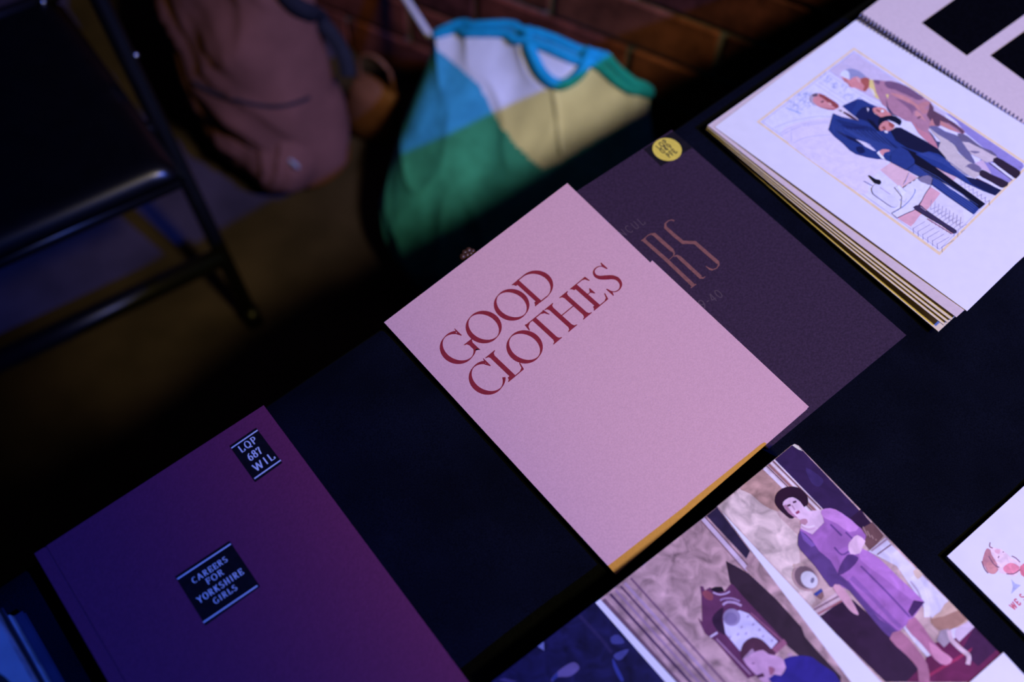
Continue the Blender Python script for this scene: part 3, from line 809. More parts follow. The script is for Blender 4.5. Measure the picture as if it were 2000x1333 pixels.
P.poly([(280, 830), (420, 850), (640, 850), (560, 872), (400, 868)], (26, 32, 88), cB, 2)
P.poly([(220, 900), (330, 950), (470, 1005), (620, 1090), (560, 1090), (450, 1040), (330, 980)], (22, 26, 70), cB, 2)
P.poly([(480, 1120), (560, 1110), (600, 1180), (520, 1200)], (22, 30, 80), cB, 2)
P.poly([(475, 1015), (560, 1040), (650, 1075), (700, 1120), (755, 1172), (700, 1160), (600, 1110), (540, 1060)], (207, 197, 236), cB)
P.poly([(950, 890), (1200, 960), (1400, 1050), (1560, 1170), (1480, 1180), (1300, 1120), (1100, 1040), (960, 960)], (22, 24, 58), cB, 2)
for k in range(9):
    P.line([(330 + k * 52, 880 + k * 4), (620 + k * 62, 1060 + k * 26), (760 + k * 50, 1180 + k * 16)], .9, (66, 84, 168), cB)
for k in range(5):
    P.line([(170 + k * 26, 800 + k * 14), (200 + k * 40, 930 + k * 20)], .5, (66, 80, 160), cB)
P.poly([(245, 625), (300, 640), (400, 690), (500, 760), (522, 778), (430, 747), (330, 680), (270, 645)], (74, 34, 54), cB)
P.disc(305, 655, 14, 10, (220, 210, 235), cB)
P.poly([(830, 730), (870, 690), (930, 680), (1000, 710), (1060, 745), (1130, 790), (1182, 830), (1185, 868), (1130, 900), (1060, 895), (990, 875), (920, 850), (870, 815), (835, 770)], (198, 130, 146), cA, 2)
P.poly([(930, 680), (1000, 706), (1130, 786), (1184, 828), (1187, 870), (1150, 880), (1110, 846), (1040, 796), (985, 752), (935, 722)], (138, 66, 74), cA)
P.poly([(930, 860), (1000, 872), (1060, 880), (1150, 880), (1120, 902), (1060, 897), (990, 877)], (164, 92, 104), cA)
P.poly([(808, 760), (830, 712), (870, 685), (925, 678), (905, 720), (862, 732), (850, 790), (900, 835), (850, 818)], (168, 152, 186), cA, 2)
P.poly([(838, 702), (900, 680), (912, 716), (862, 726)], (92, 72, 98), cA, 2)
P.poly([(950, 795), (985, 775), (998, 790), (965, 808)], (78, 44, 66), cA)
P.poly([(1010, 745), (1050, 752), (1040, 765)], (86, 44, 60), cA)
P.poly([(1060, 800), (1100, 825), (1075, 840), (1050, 815)], (222, 168, 178), cA)
P.poly([(1090, 845), (1130, 830), (1135, 840)], (130, 54, 68), cA)
P.poly([(800, 725), (940, 698), (1060, 755), (1072, 800), (1042, 832), (960, 780), (880, 765), (830, 790), (790, 835), (770, 800)], (16, 20, 46), cB, 2)
P.poly([(890, 758), (990, 800), (1050, 840), (990, 856), (955, 822)], (208, 204, 240), cB)
P.poly([(780, 850), (830, 790), (900, 778), (982, 830), (960, 880), (900, 910), (850, 890), (820, 905), (790, 892)], (198, 128, 138), cB, 2)
P.poly([(900, 778), (985, 828), (960, 870), (910, 840)], (152, 76, 80), cB)
P.poly([(810, 860), (850, 840), (870, 890), (850, 890)], (140, 70, 78), cB)
P.poly([(840, 905), (890, 905), (895, 935), (860, 930)], (214, 208, 240), cB)
P.poly([(698, 612), (760, 593), (850, 610), (900, 660), (945, 700), (870, 710), (800, 727), (740, 680), (708, 660)], (198, 126, 136), cB, 2)
P.poly([(740, 620), (800, 650), (790, 665), (745, 640)], (104, 46, 56), cB)
P.disc(822, 647, 20, 18, (226, 214, 236), cB)
P.poly([(620, 598), (650, 620), (635, 658)], (212, 202, 238), cB)
P.poly([(748, 1190), (785, 1163), (858, 1275), (812, 1266)], (216, 211, 242), cB)
P.poly([(785, 1172), (830, 1143), (905, 1150), (916, 1170), (850, 1190), (832, 1232), (805, 1210)], (200, 136, 152), cB, 2)
P.poly([(0, 470), (280, 590), (500, 740), (700, 900), (1060, 1125), (985, 1206), (700, 1010), (480, 850), (350, 765), (190, 680), (0, 585)], (38, 54, 126), cD)
P.poly([(110, 395), (290, 470), (430, 570), (560, 672), (740, 805), (1120, 1080), (1050, 1142), (850, 960), (640, 835), (480, 762), (280, 610), (280, 560), (200, 450)], (16, 16, 40), cD)
P.poly([(290, 490), (450, 460), (560, 490), (640, 540), (740, 640), (840, 720), (900, 760), (1000, 785), (1100, 822), (1310, 918), (1240, 982), (1100, 930), (900, 838), (780, 762), (620, 692), (490, 622), (400, 560)], (36, 54, 128), cD)
P.poly([(0, 220), (60, 175), (120, 178), (400, 330), (560, 430), (660, 545), (560, 490), (450, 460), (380, 480), (200, 420), (60, 330)], (20, 22, 56), cD)
P.poly([(840, 720), (900, 760), (1000, 785), (1100, 822), (1310, 918), (1240, 982), (1150, 945), (960, 850)], (24, 28, 70), cD)
P.poly([(0, 470), (110, 400), (200, 450), (280, 560), (275, 610), (180, 680), (0, 585)], (38, 54, 124), cD)
for k in range(4):
    P.line([(330 + k * 30, 480 - k * 4), (640 + k * 26, 610 - k * 4), (860 + k * 22, 760 - k * 2)], .6, (72, 88, 170), cD)
for k in range(5):
    P.line([(260 + k * 4, 700 - k * 22), (500 + k * 12, 830 - k * 18), (960 + k * 18, 1170 - k * 18)], .6, (76, 92, 176), cD)
P.line([(180, 682), (280, 606)], 1.0, (16, 18, 44), cD)
# little round table with bottle and glass
P.poly([(960, 922), (900, 870), (1000, 810), (1020, 600), (1080, 550), (1190, 480), (1290, 458), (1342, 500), (1330, 560), (1250, 690), (1150, 830)], (207, 201, 238), cC)
P.poly([(1180, 490), (1290, 458), (1342, 500), (1315, 565), (1260, 545), (1215, 530)], (120, 110, 148), cC, 2)
P.line([(958, 922), (1060, 872), (1150, 830), (1210, 760), (1262, 660), (1320, 575), (1342, 500)], 1.5, (42, 36, 60), cC, 3)
for q in ([(1025, 592), (1060, 565)], [(1085, 548), (1110, 535)], [(1130, 522), (1155, 508)], [(1175, 492), (1230, 468)]):
    P.line(q, 1.3, (50, 46, 80), cC)
P.line([(905, 868), (1020, 800), (1105, 715), (1150, 640), (1148, 608)], 1.3, (66, 92, 172), cC, 4)
P.poly([(685, 600), (720, 555), (780, 560), (900, 670), (975, 750), (965, 800), (900, 805), (800, 735), (700, 665)], (202, 196, 238), cC, 2)
P.line([(685, 590), (690, 640), (740, 690), (900, 800), (960, 800)], .9, (150, 148, 200), cC, 3)
P.line([(770, 590), (880, 665)], 1.4, (166, 150, 190), cC)
P.poly([(648, 465), (665, 462), (725, 500), (770, 508), (785, 540), (760, 562), (722, 545), (700, 525)], (22, 22, 38), cC, 2)
P.line([(600, 520), (690, 570)], 1.0, (140, 138, 190), cC)
P.poly([(930, 590), (980, 565), (1060, 640), (1010, 690)], (216, 212, 246), cC)
for q in ([(930, 590), (1000, 660)], [(980, 565), (1060, 640)], [(950, 580), (1010, 690)], [(990, 720), (1040, 750), (1060, 710)], [(1050, 530), (1090, 430)], [(1030, 560), (1060, 500)]):
    P.line(q, .8, (160, 156, 208), cC)
P.poly([(1128, 805), (1200, 778), (1250, 815), (1310, 860), (1500, 990), (1604, 1058), (1575, 1092), (1450, 1005), (1300, 920), (1260, 895), (1180, 845)], (52, 42, 78), cC, 2)
P.line([(1290, 930), (1560, 1095)], 1.6, (180, 130, 170), cC)
P.line([(1210, 800), (1270, 845)], 1.4, (150, 130, 170), cC)
P.build('printed_picture', M['ink_print'], top_page)

# --- folded picture panels, raised on a black box
M['board'] = material('black_box', (0.012, 0.011, 0.014), 0.7, noise=0.2, nscale=90, spec=0.2)
zq = T0 + 0.030
fp = thing('picture_folder', 'folded picture panels with a woman in a lavender dress and a tall clock', 'picture folder', PX(1560, 1160, T0))
def bilin(p0, p1, t): return (p0[0] + (p1[0] - p0[0]) * t, p0[1] + (p1[1] - p0[1]) * t)
P1 = [(1546, 872), (1552, 869), (1559, 872), (2080, 1410), (1870, 1490), (1402, 990)]
S1 = [(1402, 990), (1872, 1483), (1750, 1448)]
P2 = [(1402, 990), (1748, 1446), (1460, 1480), (1172, 1171)]
S2 = [(1172, 1171), (1430, 1452), (1404, 1452), (1162, 1177)]
P3 = [(1162, 1177), (1404, 1452), (1100, 1560), (960, 1333)]
panels = []
M['picture_stock'] = material('white_picture_card', (0.8, 0.79, 0.8), 0.5, spec=0.3, noise=0.02)
for q in (P1, [(1402, 990)] + [(1872, 1483), (1460, 1480), (1172, 1171)], [(1172, 1171), (1430, 1452), (1100, 1560), (960, 1333)]):
    panels.append(leaf('picture_panel', q, zq, .0008, M['picture_stock'], fp))
leaf('black_box', [(1550, 872), (2070, 1408), (1110, 1556), (965, 1333)], zq - .0008, .0285, M['board'], fp)
fq = level(zq)
k5, k6, k7, k8 = crop(1480, 860, .15), crop(1540, 1000, .2498), crop(1340, 1100, .1748), crop(1720, 1060, .2048)
j7, j8 = crop(940, 840, .3697), crop(1400, 840, .37)
def grow(poly, d=1.2):
    """outline moved outwards by d pixels"""
    n = len(poly); area = sum(poly[i - 1][0] * poly[i][1] - poly[i][0] * poly[i - 1][1] for i in range(n)); sg = 1 if area > 0 else -1
    L_ = []
    for i in range(n):
        (x0, y0), (x1, y1) = poly[i - 1], poly[i]; l = math.hypot(x1 - x0, y1 - y0)
        nx, ny = sg * (y1 - y0) / l, -sg * (x1 - x0) / l
        L_.append((nx, ny, nx * x0 + ny * y0 + d))
    out = []
    for i in range(n):
        a, b = L_[i], L_[(i + 1) % n]; det = a[0] * b[1] - a[1] * b[0]
        out.append(((a[2] * b[1] - a[1] * b[2]) / det, (a[0] * b[2] - a[2] * b[0]) / det))
    return out
g = Print(fq, base=5e-5, clip=grow(P1))
g.poly(grow(P1, 3), (178, 146, 160), tex=.42)
g.poly([(5, 405), (150, 290), (260, 330), (330, 460), (430, 560), (440, 700), (520, 900), (500, 930)], (198, 172, 186), j8, tex=.42)
g.poly([(120, 300), (245, 205), (340, 310), (310, 360), (330, 430), (250, 400), (180, 340)], (166, 128, 132), j8, 3, tex=.42)
# door frame moulding
g.poly([(245, 205), (305, 155), (570, 425), (500, 440)], (188, 164, 188), j8)
for o_, w_, c_ in ((0, 6, (206, 190, 226)), (14, 2, (96, 56, 66)), (24, 5, (140, 96, 104)), (36, 3, (206, 188, 216)), (46, 2.5, (104, 66, 72)), (55, 3, (214, 200, 232))):
    g.line([(250 + o_, 203 - o_ * .83), (500 + o_ * 1.1, 448 - o_ * .6)], w_, c_, j8)
g.poly([(306, 157), (405, 76), (432, 88), (880, 560), (822, 498), (760, 522), (640, 432), (560, 418)], (46, 28, 72), j8)
g.poly([(398, 82), (410, 76), (430, 86), (452, 112), (430, 104)], (196, 186, 190), j8)  # pale corner tip: a warm reflection painted into the ink
g.poly([(470, 200), (560, 260), (540, 300), (500, 280)], (54, 38, 92), j8, 3)
g.poly([(700, 470), (790, 560), (830, 520), (760, 420)], (40, 20, 54), j8)
g.poly([(760, 524), (822, 488), (882, 560), (812, 642), (780, 602)], (98, 66, 76), j8)
for k in range(5):
    g.line([(772 + k * 22, 536 + k * 22 - 40 + 16), (795 + k * 16, 580 + k * 8 - 20)], 2, (150, 118, 126), j8)
g.poly([(800, 642), (890, 570), (915, 600), (1360, 1040), (1240, 1130), (1140, 1000), (950, 720)], (196, 186, 226), j8)
g.line([(815, 640), (905, 572)], 4, (150, 120, 150), j8); g.line([(846, 660), (920, 606)], 2.5, (110, 70, 90), j8)
# dark desk and its top, small gilt clock
g.poly([(505, 955), (640, 880), (720, 900), (930, 1090), (1180, 1333), (890, 1333)], (44, 22, 54), j8)
g.poly([(500, 950), (520, 935), (640, 850), (680, 885), (560, 975), (530, 990)], (190, 160, 184), j8)
g.line([(505, 955), (660, 870)], 3, (110, 72, 96), j8); g.line([(530, 975), (680, 892)], 4, (150, 90, 110), j8)
g.disc(470, 780, 80, 66, (166, 132, 148), j8, 20, .8)
g.disc(470, 780, 66, 54, (110, 84, 104), j8, 20, .8)
g.disc(488, 792, 50, 40, (196, 188, 220), j8, 20, .8)
g.disc(505, 795, 10, 16, (110, 100, 140), j8, 10, .3)
g.poly([(510, 868), (552, 838), (560, 852), (524, 880)], (50, 60, 142), j8)
g.poly([(524, 880), (560, 852), (566, 880), (552, 900)], (120, 86, 96), j8)
g.line([(405, 715), (420, 720), (440, 712), (460, 715)], 6, (176, 146, 156), j8, 3)
# gilt chair and carpet
g.poly([(1120, 1130), (1240, 1110), (1365, 1040), (1500, 1180), (1560, 1333), (1000, 1333), (1100, 1230)], (92, 28, 74), j8)
g.poly([(1360, 1040), (1480, 1160), (1380, 1250), (1290, 1170)], (58, 24, 66), j8)
for k in range(4):
    g.poly([(1120 + k * 50, 1290 - k * 30), (1200 + k * 50, 1240 - k * 30), (1190 + k * 50, 1262 - k * 30), (1110 + k * 50, 1315 - k * 30)], (136, 38, 84), j8)
g.line([(1035, 770), (1080, 830), (1105, 910), (1110, 990)], 12, (206, 196, 226), j8, 4); g.line([(1022, 800), (1065, 860), (1090, 940)], 3, (160, 140, 180), j8, 4)
g.poly([(1035, 745), (1070, 735), (1090, 760), (1060, 790)], (196, 168, 170), j8, 2)
g.poly([(1130, 1000), (1180, 960), (1230, 900), (1330, 1005), (1250, 1050), (1160, 1050)], (186, 152, 152), j8, 2)
g.poly([(1130, 1000), (1200, 985), (1290, 950), (1320, 1000), (1250, 1050), (1190, 1065), (1150, 1040)], (150, 110, 108), j8, 2)
g.poly([(1180, 1060), (1225, 1050), (1240, 1110), (1200, 1150), (1160, 1110)], (150, 130, 160), j8)
g.poly([(1262, 1050), (1330, 1010), (1362, 1040), (1280, 1120), (1255, 1090)], (190, 166, 206), j8)
g.line([(1225, 1060), (1240, 1110), (1290, 1160), (1330, 1195), (1325, 1240)], 9, (190, 160, 190), j8, 4)
g.poly([(980, 1040), (1010, 1020), (1130, 1190), (1110, 1200), (1040, 1120)], (196, 186, 224), j8)
# the woman
g.poly([(305, 372), (318, 332), (365, 302), (430, 305), (475, 345), (482, 392), (460, 410), (400, 470), (352, 442), (315, 404)], (40, 18, 42), j8, 3)
g.poly([(348, 396), (362, 370), (400, 356), (440, 380), (482, 430), (552, 424), (568, 490), (505, 552), (442, 524), (446, 480), (412, 462), (376, 436)], (204, 170, 210), j8, 2)
g.poly([(350, 400), (365, 395), (400, 440), (430, 466), (412, 464), (376, 438)], (160, 112, 150), j8)
g.poly([(440, 476), (470, 470), (480, 490), (455, 510), (442, 500)], (168, 120, 150), j8, 2)
g.line([(372, 402), (390, 396)], 4, (80, 42, 70), j8); g.line([(402, 384), (420, 378)], 4, (80, 42, 70), j8)
g.line([(396, 398), (412, 424)], 3, (170, 130, 170), j8); g.line([(418, 442), (436, 430)], 5, (140, 58, 96), j8)
g.line([(448, 512), (480, 528), (520, 520)], 2.5, (190, 150, 190), j8, 3); g.line([(446, 500), (482, 514), (516, 506)], 2.5, (222, 196, 226), j8, 3)
DR = [(428, 590), (440, 520), (505, 553), (567, 490), (552, 424), (600, 414), (660, 440), (760, 520), (788, 560), (780, 592), (760, 622), (860, 682), (960, 780), (1097, 910), (1040, 990), (1015, 1020), (968, 1060), (920, 1102), (830, 1010), (700, 850), (640, 820), (600, 832), (520, 722), (440, 632)]
g.poly(DR, (148, 94, 174), j8)
g.poly([(552, 426), (600, 414), (660, 440), (750, 515), (700, 540), (640, 500), (600, 480), (560, 460)], (180, 122, 200), j8, 2)
g.poly([(428, 592), (440, 532), (500, 580), (540, 640), (600, 690), (640, 760), (690, 800), (860, 1000), (960, 1062), (920, 1102), (830, 1010), (700, 850), (640, 820), (600, 832), (520, 722), (440, 632)], (84, 56, 122), j8, 2)
g.poly([(440, 530), (470, 560), (520, 610), (500, 620), (455, 580)], (112, 78, 160), j8)
g.poly([(690, 660), (740, 668), (745, 690), (700, 740), (640, 770), (650, 720)], (78, 48, 112), j8, 2)
g.poly([(760, 625), (860, 682), (960, 780), (1097, 910), (1030, 900), (880, 780), (760, 690)], (168, 110, 194), j8, 2)
g.poly([(700, 790), (800, 880), (960, 1050), (980, 1040), (800, 850), (720, 770)], (128, 82, 160), j8)
g.poly([(1040, 900), (1097, 910), (1030, 990), (1010, 960)], (62, 34, 88), j8)
for q in ([(760, 720), (900, 860), (1020, 990)], [(690, 800), (820, 950), (950, 1062)], [(600, 500), (660, 560)], [(620, 620), (660, 660), (700, 640)], [(680, 540), (720, 580)]):
    g.line(q, 3.5, (96, 60, 134), j8, 3)
g.poly([(694, 612), (712, 580), (742, 556), (784, 588), (768, 620), (756, 652), (706, 656)], (208, 170, 210), j8, 2)
g.poly([(612, 832), (648, 818), (700, 880), (748, 970), (735, 976), (706, 958), (668, 912)], (190, 140, 172), j8, 2)
g.poly([(912, 1104), (968, 1060), (1060, 1160), (1112, 1240), (1122, 1340), (1068, 1340), (1060, 1260), (1000, 1190)], (154, 98, 134), j8, 2)
g.poly([(998, 1042), (1048, 990), (1130, 1100), (1190, 1170), (1244, 1212), (1210, 1244), (1150, 1212), (1080, 1130)], (160, 100, 142), j8, 2)
g.poly([(1120, 1120), (1190, 1170), (1244, 1212), (1210, 1244), (1150, 1212)], (186, 122, 166), j8, 2)
g.build('printed_picture', M['gloss_print'], panels[0])
# clock panel
h = Print(fq, base=5e-5, clip=P2)
h.poly(P2, (164, 130, 148), tex=.5)
rs = random.Random(11)
for o_, w_, c_ in ((0, 9, (104, 74, 100)), (14, 5, (72, 44, 84)), (24, 5, (144, 112, 150)), (34, 4, (84, 54, 92)), (42, 6, (160, 130, 170)), (54, 4, (112, 78, 112))):
    h.line([(1178 + o_, 1172 - o_ * .78), (1360 + o_ * 1.3, 1372 - o_ * .4)], w_, c_)
h.poly([(1190, 455), (1246, 410), (1420, 640), (1400, 682)], (40, 30, 62), j7)
h.line([(1170, 470), (1408, 740)], 9, (186, 164, 202), j7); h.line([(1182, 462), (1412, 720)], 2, (96, 62, 80), j7); h.line([(1160, 480), (1400, 752)], 2.5, (120, 86, 104), j7)
h.line([(1400, 740), (1450, 660)], 6, (150, 116, 136), j7)
h.poly([(445, -20), (560, 40), (700, 120), (860, 270), (1000, 400), (1290, 720), (1330, 830), (1480, 1000), (1730, 1270), (1730, 1340), (1500, 1250), (1100, 900), (700, 500), (490, 220)], (46, 30, 50), k7)
h.poly([(130, 612), (180, 660), (170, 350), (155, 262), (190, 262), (210, 310), (270, 272), (300, 310), (360, 332), (430, 320), (500, 232), (530, 250), (640, 380), (1130, 905), (1010, 1012), (780, 1260), (690, 1296), (330, 880), (210, 790)], (88, 44, 86), k7)
h.poly([(180, 330), (240, 310), (300, 360), (290, 420), (220, 400)], (124, 62, 84), k7, 3)
h.poly([(270, 290), (330, 268), (400, 268), (430, 320), (360, 332), (300, 315)], (26, 16, 34), k7)
h.line([(300, 330), (370, 355), (440, 345), (490, 320)], 3, (172, 146, 198), k7, 4)
h.line([(380, 420), (430, 400), (520, 400), (600, 430)], 3.5, (150, 118, 176), k7, 4); h.line([(410, 470), (460, 440), (540, 445), (620, 480)], 4.5, (168, 140, 196), k7, 4)
h.poly([(290, 620), (350, 540), (420, 500), (400, 640), (440, 800), (380, 780), (320, 720)], (44, 24, 54), k7, 2)
h.poly([(415, 640), (470, 560), (600, 530), (700, 570), (1025, 880), (950, 965), (600, 985), (440, 790)], (188, 178, 232), k7)
h.disc(510, 610, 98, 98, (136, 120, 172), k7); h.disc(500, 620, 70, 66, (118, 102, 156), k7)
for x, y in ((690, 600), (750, 690), (820, 750), (860, 820), (960, 870), (620, 720), (580, 800), (490, 830), (670, 790)):
    h.disc(x, y, 12, 18, (150, 132, 186), k7, 8, .7)
h.poly([(960, 960), (1090, 850), (1130, 905), (1010, 1012)], (140, 82, 120), k7)
h.line([(340, 850), (720, 1250)], 3, (150, 112, 156), k7); h.line([(720, 560), (1080, 880)], 3, (132, 80, 118), k7); h.line([(270, 830), (350, 780)], 4, (190, 172, 220), k7)
h.poly([(608, 1010), (640, 900), (740, 832), (850, 862), (940, 950), (1000, 1010), (920, 1030), (840, 990), (760, 1000), (690, 1070), (630, 1080)], (72, 38, 66), k7, 2)
h.poly([(630, 1080), (690, 1010), (740, 960), (760, 1010), (690, 1090)], (150, 118, 160), k7, 2)
h.poly([(640, 1080), (690, 1050), (760, 1000), (860, 975), (920, 1020), (1050, 1056), (1118, 1140), (1060, 1262), (980, 1240), (930, 1333), (860, 1340), (780, 1250), (700, 1170)], (182, 138, 188), k7, 2)
h.poly([(920, 1160), (990, 1180), (980, 1230), (940, 1260)], (140, 84, 120), k7, 2)
h.disc(750, 1125, 18, 10, (120, 80, 130), k7); h.poly([(780, 1260), (860, 1230), (880, 1270), (800, 1290)], (70, 36, 70), k7)
h.poly([(1090, 1080), (1220, 1040), (1380, 1048), (1480, 1110), (1730, 1345), (960, 1345), (985, 1250), (1060, 1262), (1118, 1170)], (40, 30, 126), k7, 2)
h.disc(1160, 1030, 30, 18, (170, 130, 170), k7)
h.build('printed_picture', M['gloss_print'], panels[1])
q3 = Print(fq, base=5e-5, clip=P3)
q3.poly(P3, (22, 20, 66), tex=.5)  # panel and its shapes inked darker, standing for the shadow lying on them
k3 = crop(960, 1140, .17)
q3.poly([(520, 720), (600, 650), (605, 775)], (110, 112, 180), k3)
q3.poly([(690, 1090), (780, 1000), (880, 930), (960, 910), (1010, 980), (900, 1070), (760, 1080), (700, 1135)], (92, 78, 140), k3, 3)
q3.poly([(690, 1090), (760, 1020), (760, 1080), (700, 1135)], (44, 52, 130), k3)
q3.poly([(1370, 620), (1460, 590), (1530, 680), (1450, 700), (1380, 690)], (56, 56, 126), k3, 2)
q3.poly([(1400, 830), (1480, 780), (1580, 760), (1500, 870), (1440, 880)], (66, 66, 140), k3, 2)
q3.poly([(1390, 860), (1430, 930), (1520, 1110), (1480, 1120), (1400, 960)], (46, 52, 136), k3, 2)
q3.line([(1010, 370), (1150, 520), (1300, 690), (1380, 800)], 7, (36, 30, 78), k3, 3)
q3.poly([(80, 1110), (150, 1090), (300, 1130), (200, 1150)], (60, 50, 110), k3)
q3.build('printed_picture', M['gloss_print'], panels[2])

# --- white cards on the right
M['card'] = material('white_card', (0.78, 0.76, 0.77), 0.6, spec=0.25, noise=0.02, nscale=60)
M['coral'] = material('coral_ink', (0.62, 0.14, 0.16), 0.7, spec=0.2, noise=0.05)
zc = T0 + .0045
A = PX(1850, 1087, zc); ue = (PX(2000, 950, zc) - A).normalized(); ve = (PX(2000, 1252, zc) - A).normalized()
ve = (ve - ue * ve.dot(ue)).normalized()
cd = thing('illustrated_card', 'white booklet with a small painted head and coral lettering at the right edge', 'booklet', A + ue * .1 + ve * .1 - Vector((0, 0, .0045)))
cq = [A, A + ue * .145, A + ue * .145 + ve * .2, A + ve * .2]
cov = prism('front_cover', cq, .0008, M['card'], cd)
prism('page_block', [p - Vector((0, 0, .0008)) for p in cq], .0037, M['paper'], cd)
w = Print(level(zc), base=5e-5)
w.poly([(1010, 60), (1060, 90), (1100, 180), (1130, 240), (1090, 300), (1030, 290), (990, 230), (970, 180)], (176, 118, 138), k8, 3)
w.poly([(1040, 30), (1070, 50), (1150, 65), (1250, 150), (1330, 190), (1340, 270), (1270, 325), (1200, 305), (1130, 285), (1110, 200), (1060, 120)], (216, 186, 214), k8, 2)
w.poly([(1010, 200), (1060, 190), (1110, 260), (1080, 300), (1030, 285)], (188, 126, 140), k8, 3)
w.poly([(1170, 240), (1240, 195), (1320, 230), (1310, 275), (1250, 300), (1190, 285)], (216, 128, 160), k8, 3)
w.poly([(1090, 70), (1140, 70), (1130, 110), (1095, 100)], (212, 160, 190), k8, 2)
w.poly([(1330, 230), (1400, 200), (1400, 330), (1340, 310)], (204, 110, 140), k8, 2)
w.poly([(1245, 350), (1282, 392), (1336, 410), (1290, 450), (1245, 492), (1262, 420)], (158, 158, 208), k8)
for q in ([(1030, 130), (1080, 210), (1130, 240)], [(965, 180), (990, 250), (1025, 295)], [(1045, 0), (1040, 40), (1070, 55)], [(1200, 300), (1270, 300), (1330, 260)], [(1120, 150), (1130, 130)], [(1165, 90), (1175, 95)], [(1250, 130), (1290, 150), (1330, 190)]):
    w.line(q, 2, (120, 80, 110), k8, 3)
w.build('painted_head', M['ink_print'], cov)
line_letters('coral_lettering', 'WE S', k8((1272, 652)), k8((1392, 538)), .0052, zc, M['coral'], cov, .2, .22)

zk = zq + .0012
A = PX(1960, 1275, zk); ue2 = (PX(1880, 1346, zk) - A).normalized(); ve2 = (PX(2010, 1328, zk) - A)
ve2 = (ve2 - ue2 * ve2.dot(ue2)).normalized()
cc = thing('caption_card', 'small white caption card with grey text on the corner of the picture panels', 'card', A + ue2 * .04 + ve2 * .03 - Vector((0, 0, .0012)))
kc = prism('card', [A, A + ue2 * .09, A + ue2 * .09 + ve2 * .06, A + ve2 * .06], .0011, M['card'], cc)
M['grey_ink'] = material('grey_ink', (0.42, 0.4, 0.42), 0.7, spec=0.2, noise=0.1)
lt = Letters(A, -ue2, -ve2, 5e-5)
for r in range(5):
    u0 = -.047; x = u0
    while x < -.017:
        l = random.uniform(.002, .006); lt.ribbon([(x, -.0155 - r * .0042), (min(x + l, -.014), -.0155 - r * .0042)], .0011); x += l + .001
lt.build('caption_text', M['grey_ink'], kc)

# --- stack of books in the near left corner
M['navy_cover'] = material('blue_cover', (0.03, 0.03, 0.07), 0.5, noise=0.1, spec=0.3)
M['page_edge'] = material('cut_page_edges', (0.34, 0.34, 0.38), 0.85, noise=0.5, nscale=40, spec=0.1, color2=(0.14, 0.14, 0.17))
M['page_edge_dim'] = material('yellowed_page_edges', (0.16, 0.15, 0.15), 0.85, noise=0.4, nscale=60, spec=0.1)
M['grey_cover'] = material('grey_cover', (0.3, 0.3, 0.33), 0.6, noise=0.1, spec=0.2)
def left_stack(px_c, px_r, zref, z0, thick, ct, cover_mat, label, back_mat=None):
    """a book whose right-hand edge runs through two pixels at height zref, lying from z0 upwards"""
    A = PX(*px_c, zref); B = PX(*px_r, zref); d = (B - A).normalized(); s = Vector((d.y, -d.x, 0))
    if s.x > 0: s = -s
    A.z = z0 + thick
    t = thing('stacked_book', label, 'book', A + d * .12 + s * .08 - Vector((0, 0, thick)), 'books stacked in the near left corner')
    def q(i, z): return [A + s * i + d * i + Vector((0, 0, z)), A + s * i + d * (.26 - i) + Vector((0, 0, z)), A + s * (.18 - i) + d * (.26 - i) + Vector((0, 0, z)), A + s * (.18 - i) + d * i + Vector((0, 0, z))]
    c1 = prism('front_cover', q(0, 0), ct, cover_mat, t)
    body_h = thick - 2 * ct
    nl = max(1, int(body_h / .0035)); zz = -ct
    for k in range(nl):
        dt = body_h / nl
        prism('page_section', q(.0006 + random.uniform(0, .0024), zz), dt - .0006, M['page_edge' if random.random() < .6 else 'page_edge_dim'], t); zz -= dt
    prism('back_cover', q(0, -thick + ct), ct, back_mat or cover_mat, t)
    return t, c1, A, d, s
left_stack((43.5, 1194), (122, 1333), T0 + .007, T0, .007, .0016, M['navy_cover'], 'wide blue book at the bottom of the stack in the near left corner')
left_stack((31, 1203), (105, 1333), T0 + .007, T0 + .007, .023, .0012, M['navy_cover'], 'pale book in the middle of the stack in the near left corner')
t3, c1, A, d, s = left_stack((30, 1204), (104, 1333), T0 + .007, T0 + .0305, .027, .0008, M['grey_cover'], 'pale book with a large black disc on top of the near left stack', M['board'])
cen = A + s * .062 + d * .075
bmd = bmesh.new(); vs_ = [bmd.verts.new(cen + s * .052 * math.cos(q) + d * .055 * math.sin(q) + Vector((0, 0, .0002))) for q in [2 * math.pi * k / 40 for k in range(40)]]
bmd.faces.new(vs_); put(c1, from_bm('printed_disc', bmd, M['black_ink']))

# ------------------------------------------------------------------ things on the floor behind the table
def loft(rings, n=64, ex=2.4, cap=True):
    """rings: (centre, half width, half depth, x axis, y axis)"""
    bm = bmesh.new(); R = []
    for c, a, b, ax_, ay_ in rings:
        r = []
        for k in range(n):
            t = 2 * math.pi * k / n
            cx = math.copysign(abs(math.cos(t)) ** (2 / ex), math.cos(t)); cy = math.copysign(abs(math.sin(t)) ** (2 / ex), math.sin(t))
            r.append(bm.verts.new(c + ax_ * a * cx + ay_ * b * cy))
        R.append(r)
    for i in range(len(R) - 1):
        for k in range(n):
            bm.faces.new((R[i][k], R[i][(k + 1) % n], R[i + 1][(k + 1) % n], R[i + 1][k]))
    if cap:
        bm.faces.new(R[0][::-1]); bm.faces.new(R[-1])
    return bm

def interp_rings(keys, m):
    """keys: (z, s, d, a, b) in wall coordinates, smoothed"""
    kk = spline([(k[0], k[1], k[2]) for k in keys], m); k2 = spline([(k[3], k[4], k[0]) for k in keys], m)
    return [(p.x, p.y, p.z, q.x, q.y) for p, q in zip(kk, k2)]

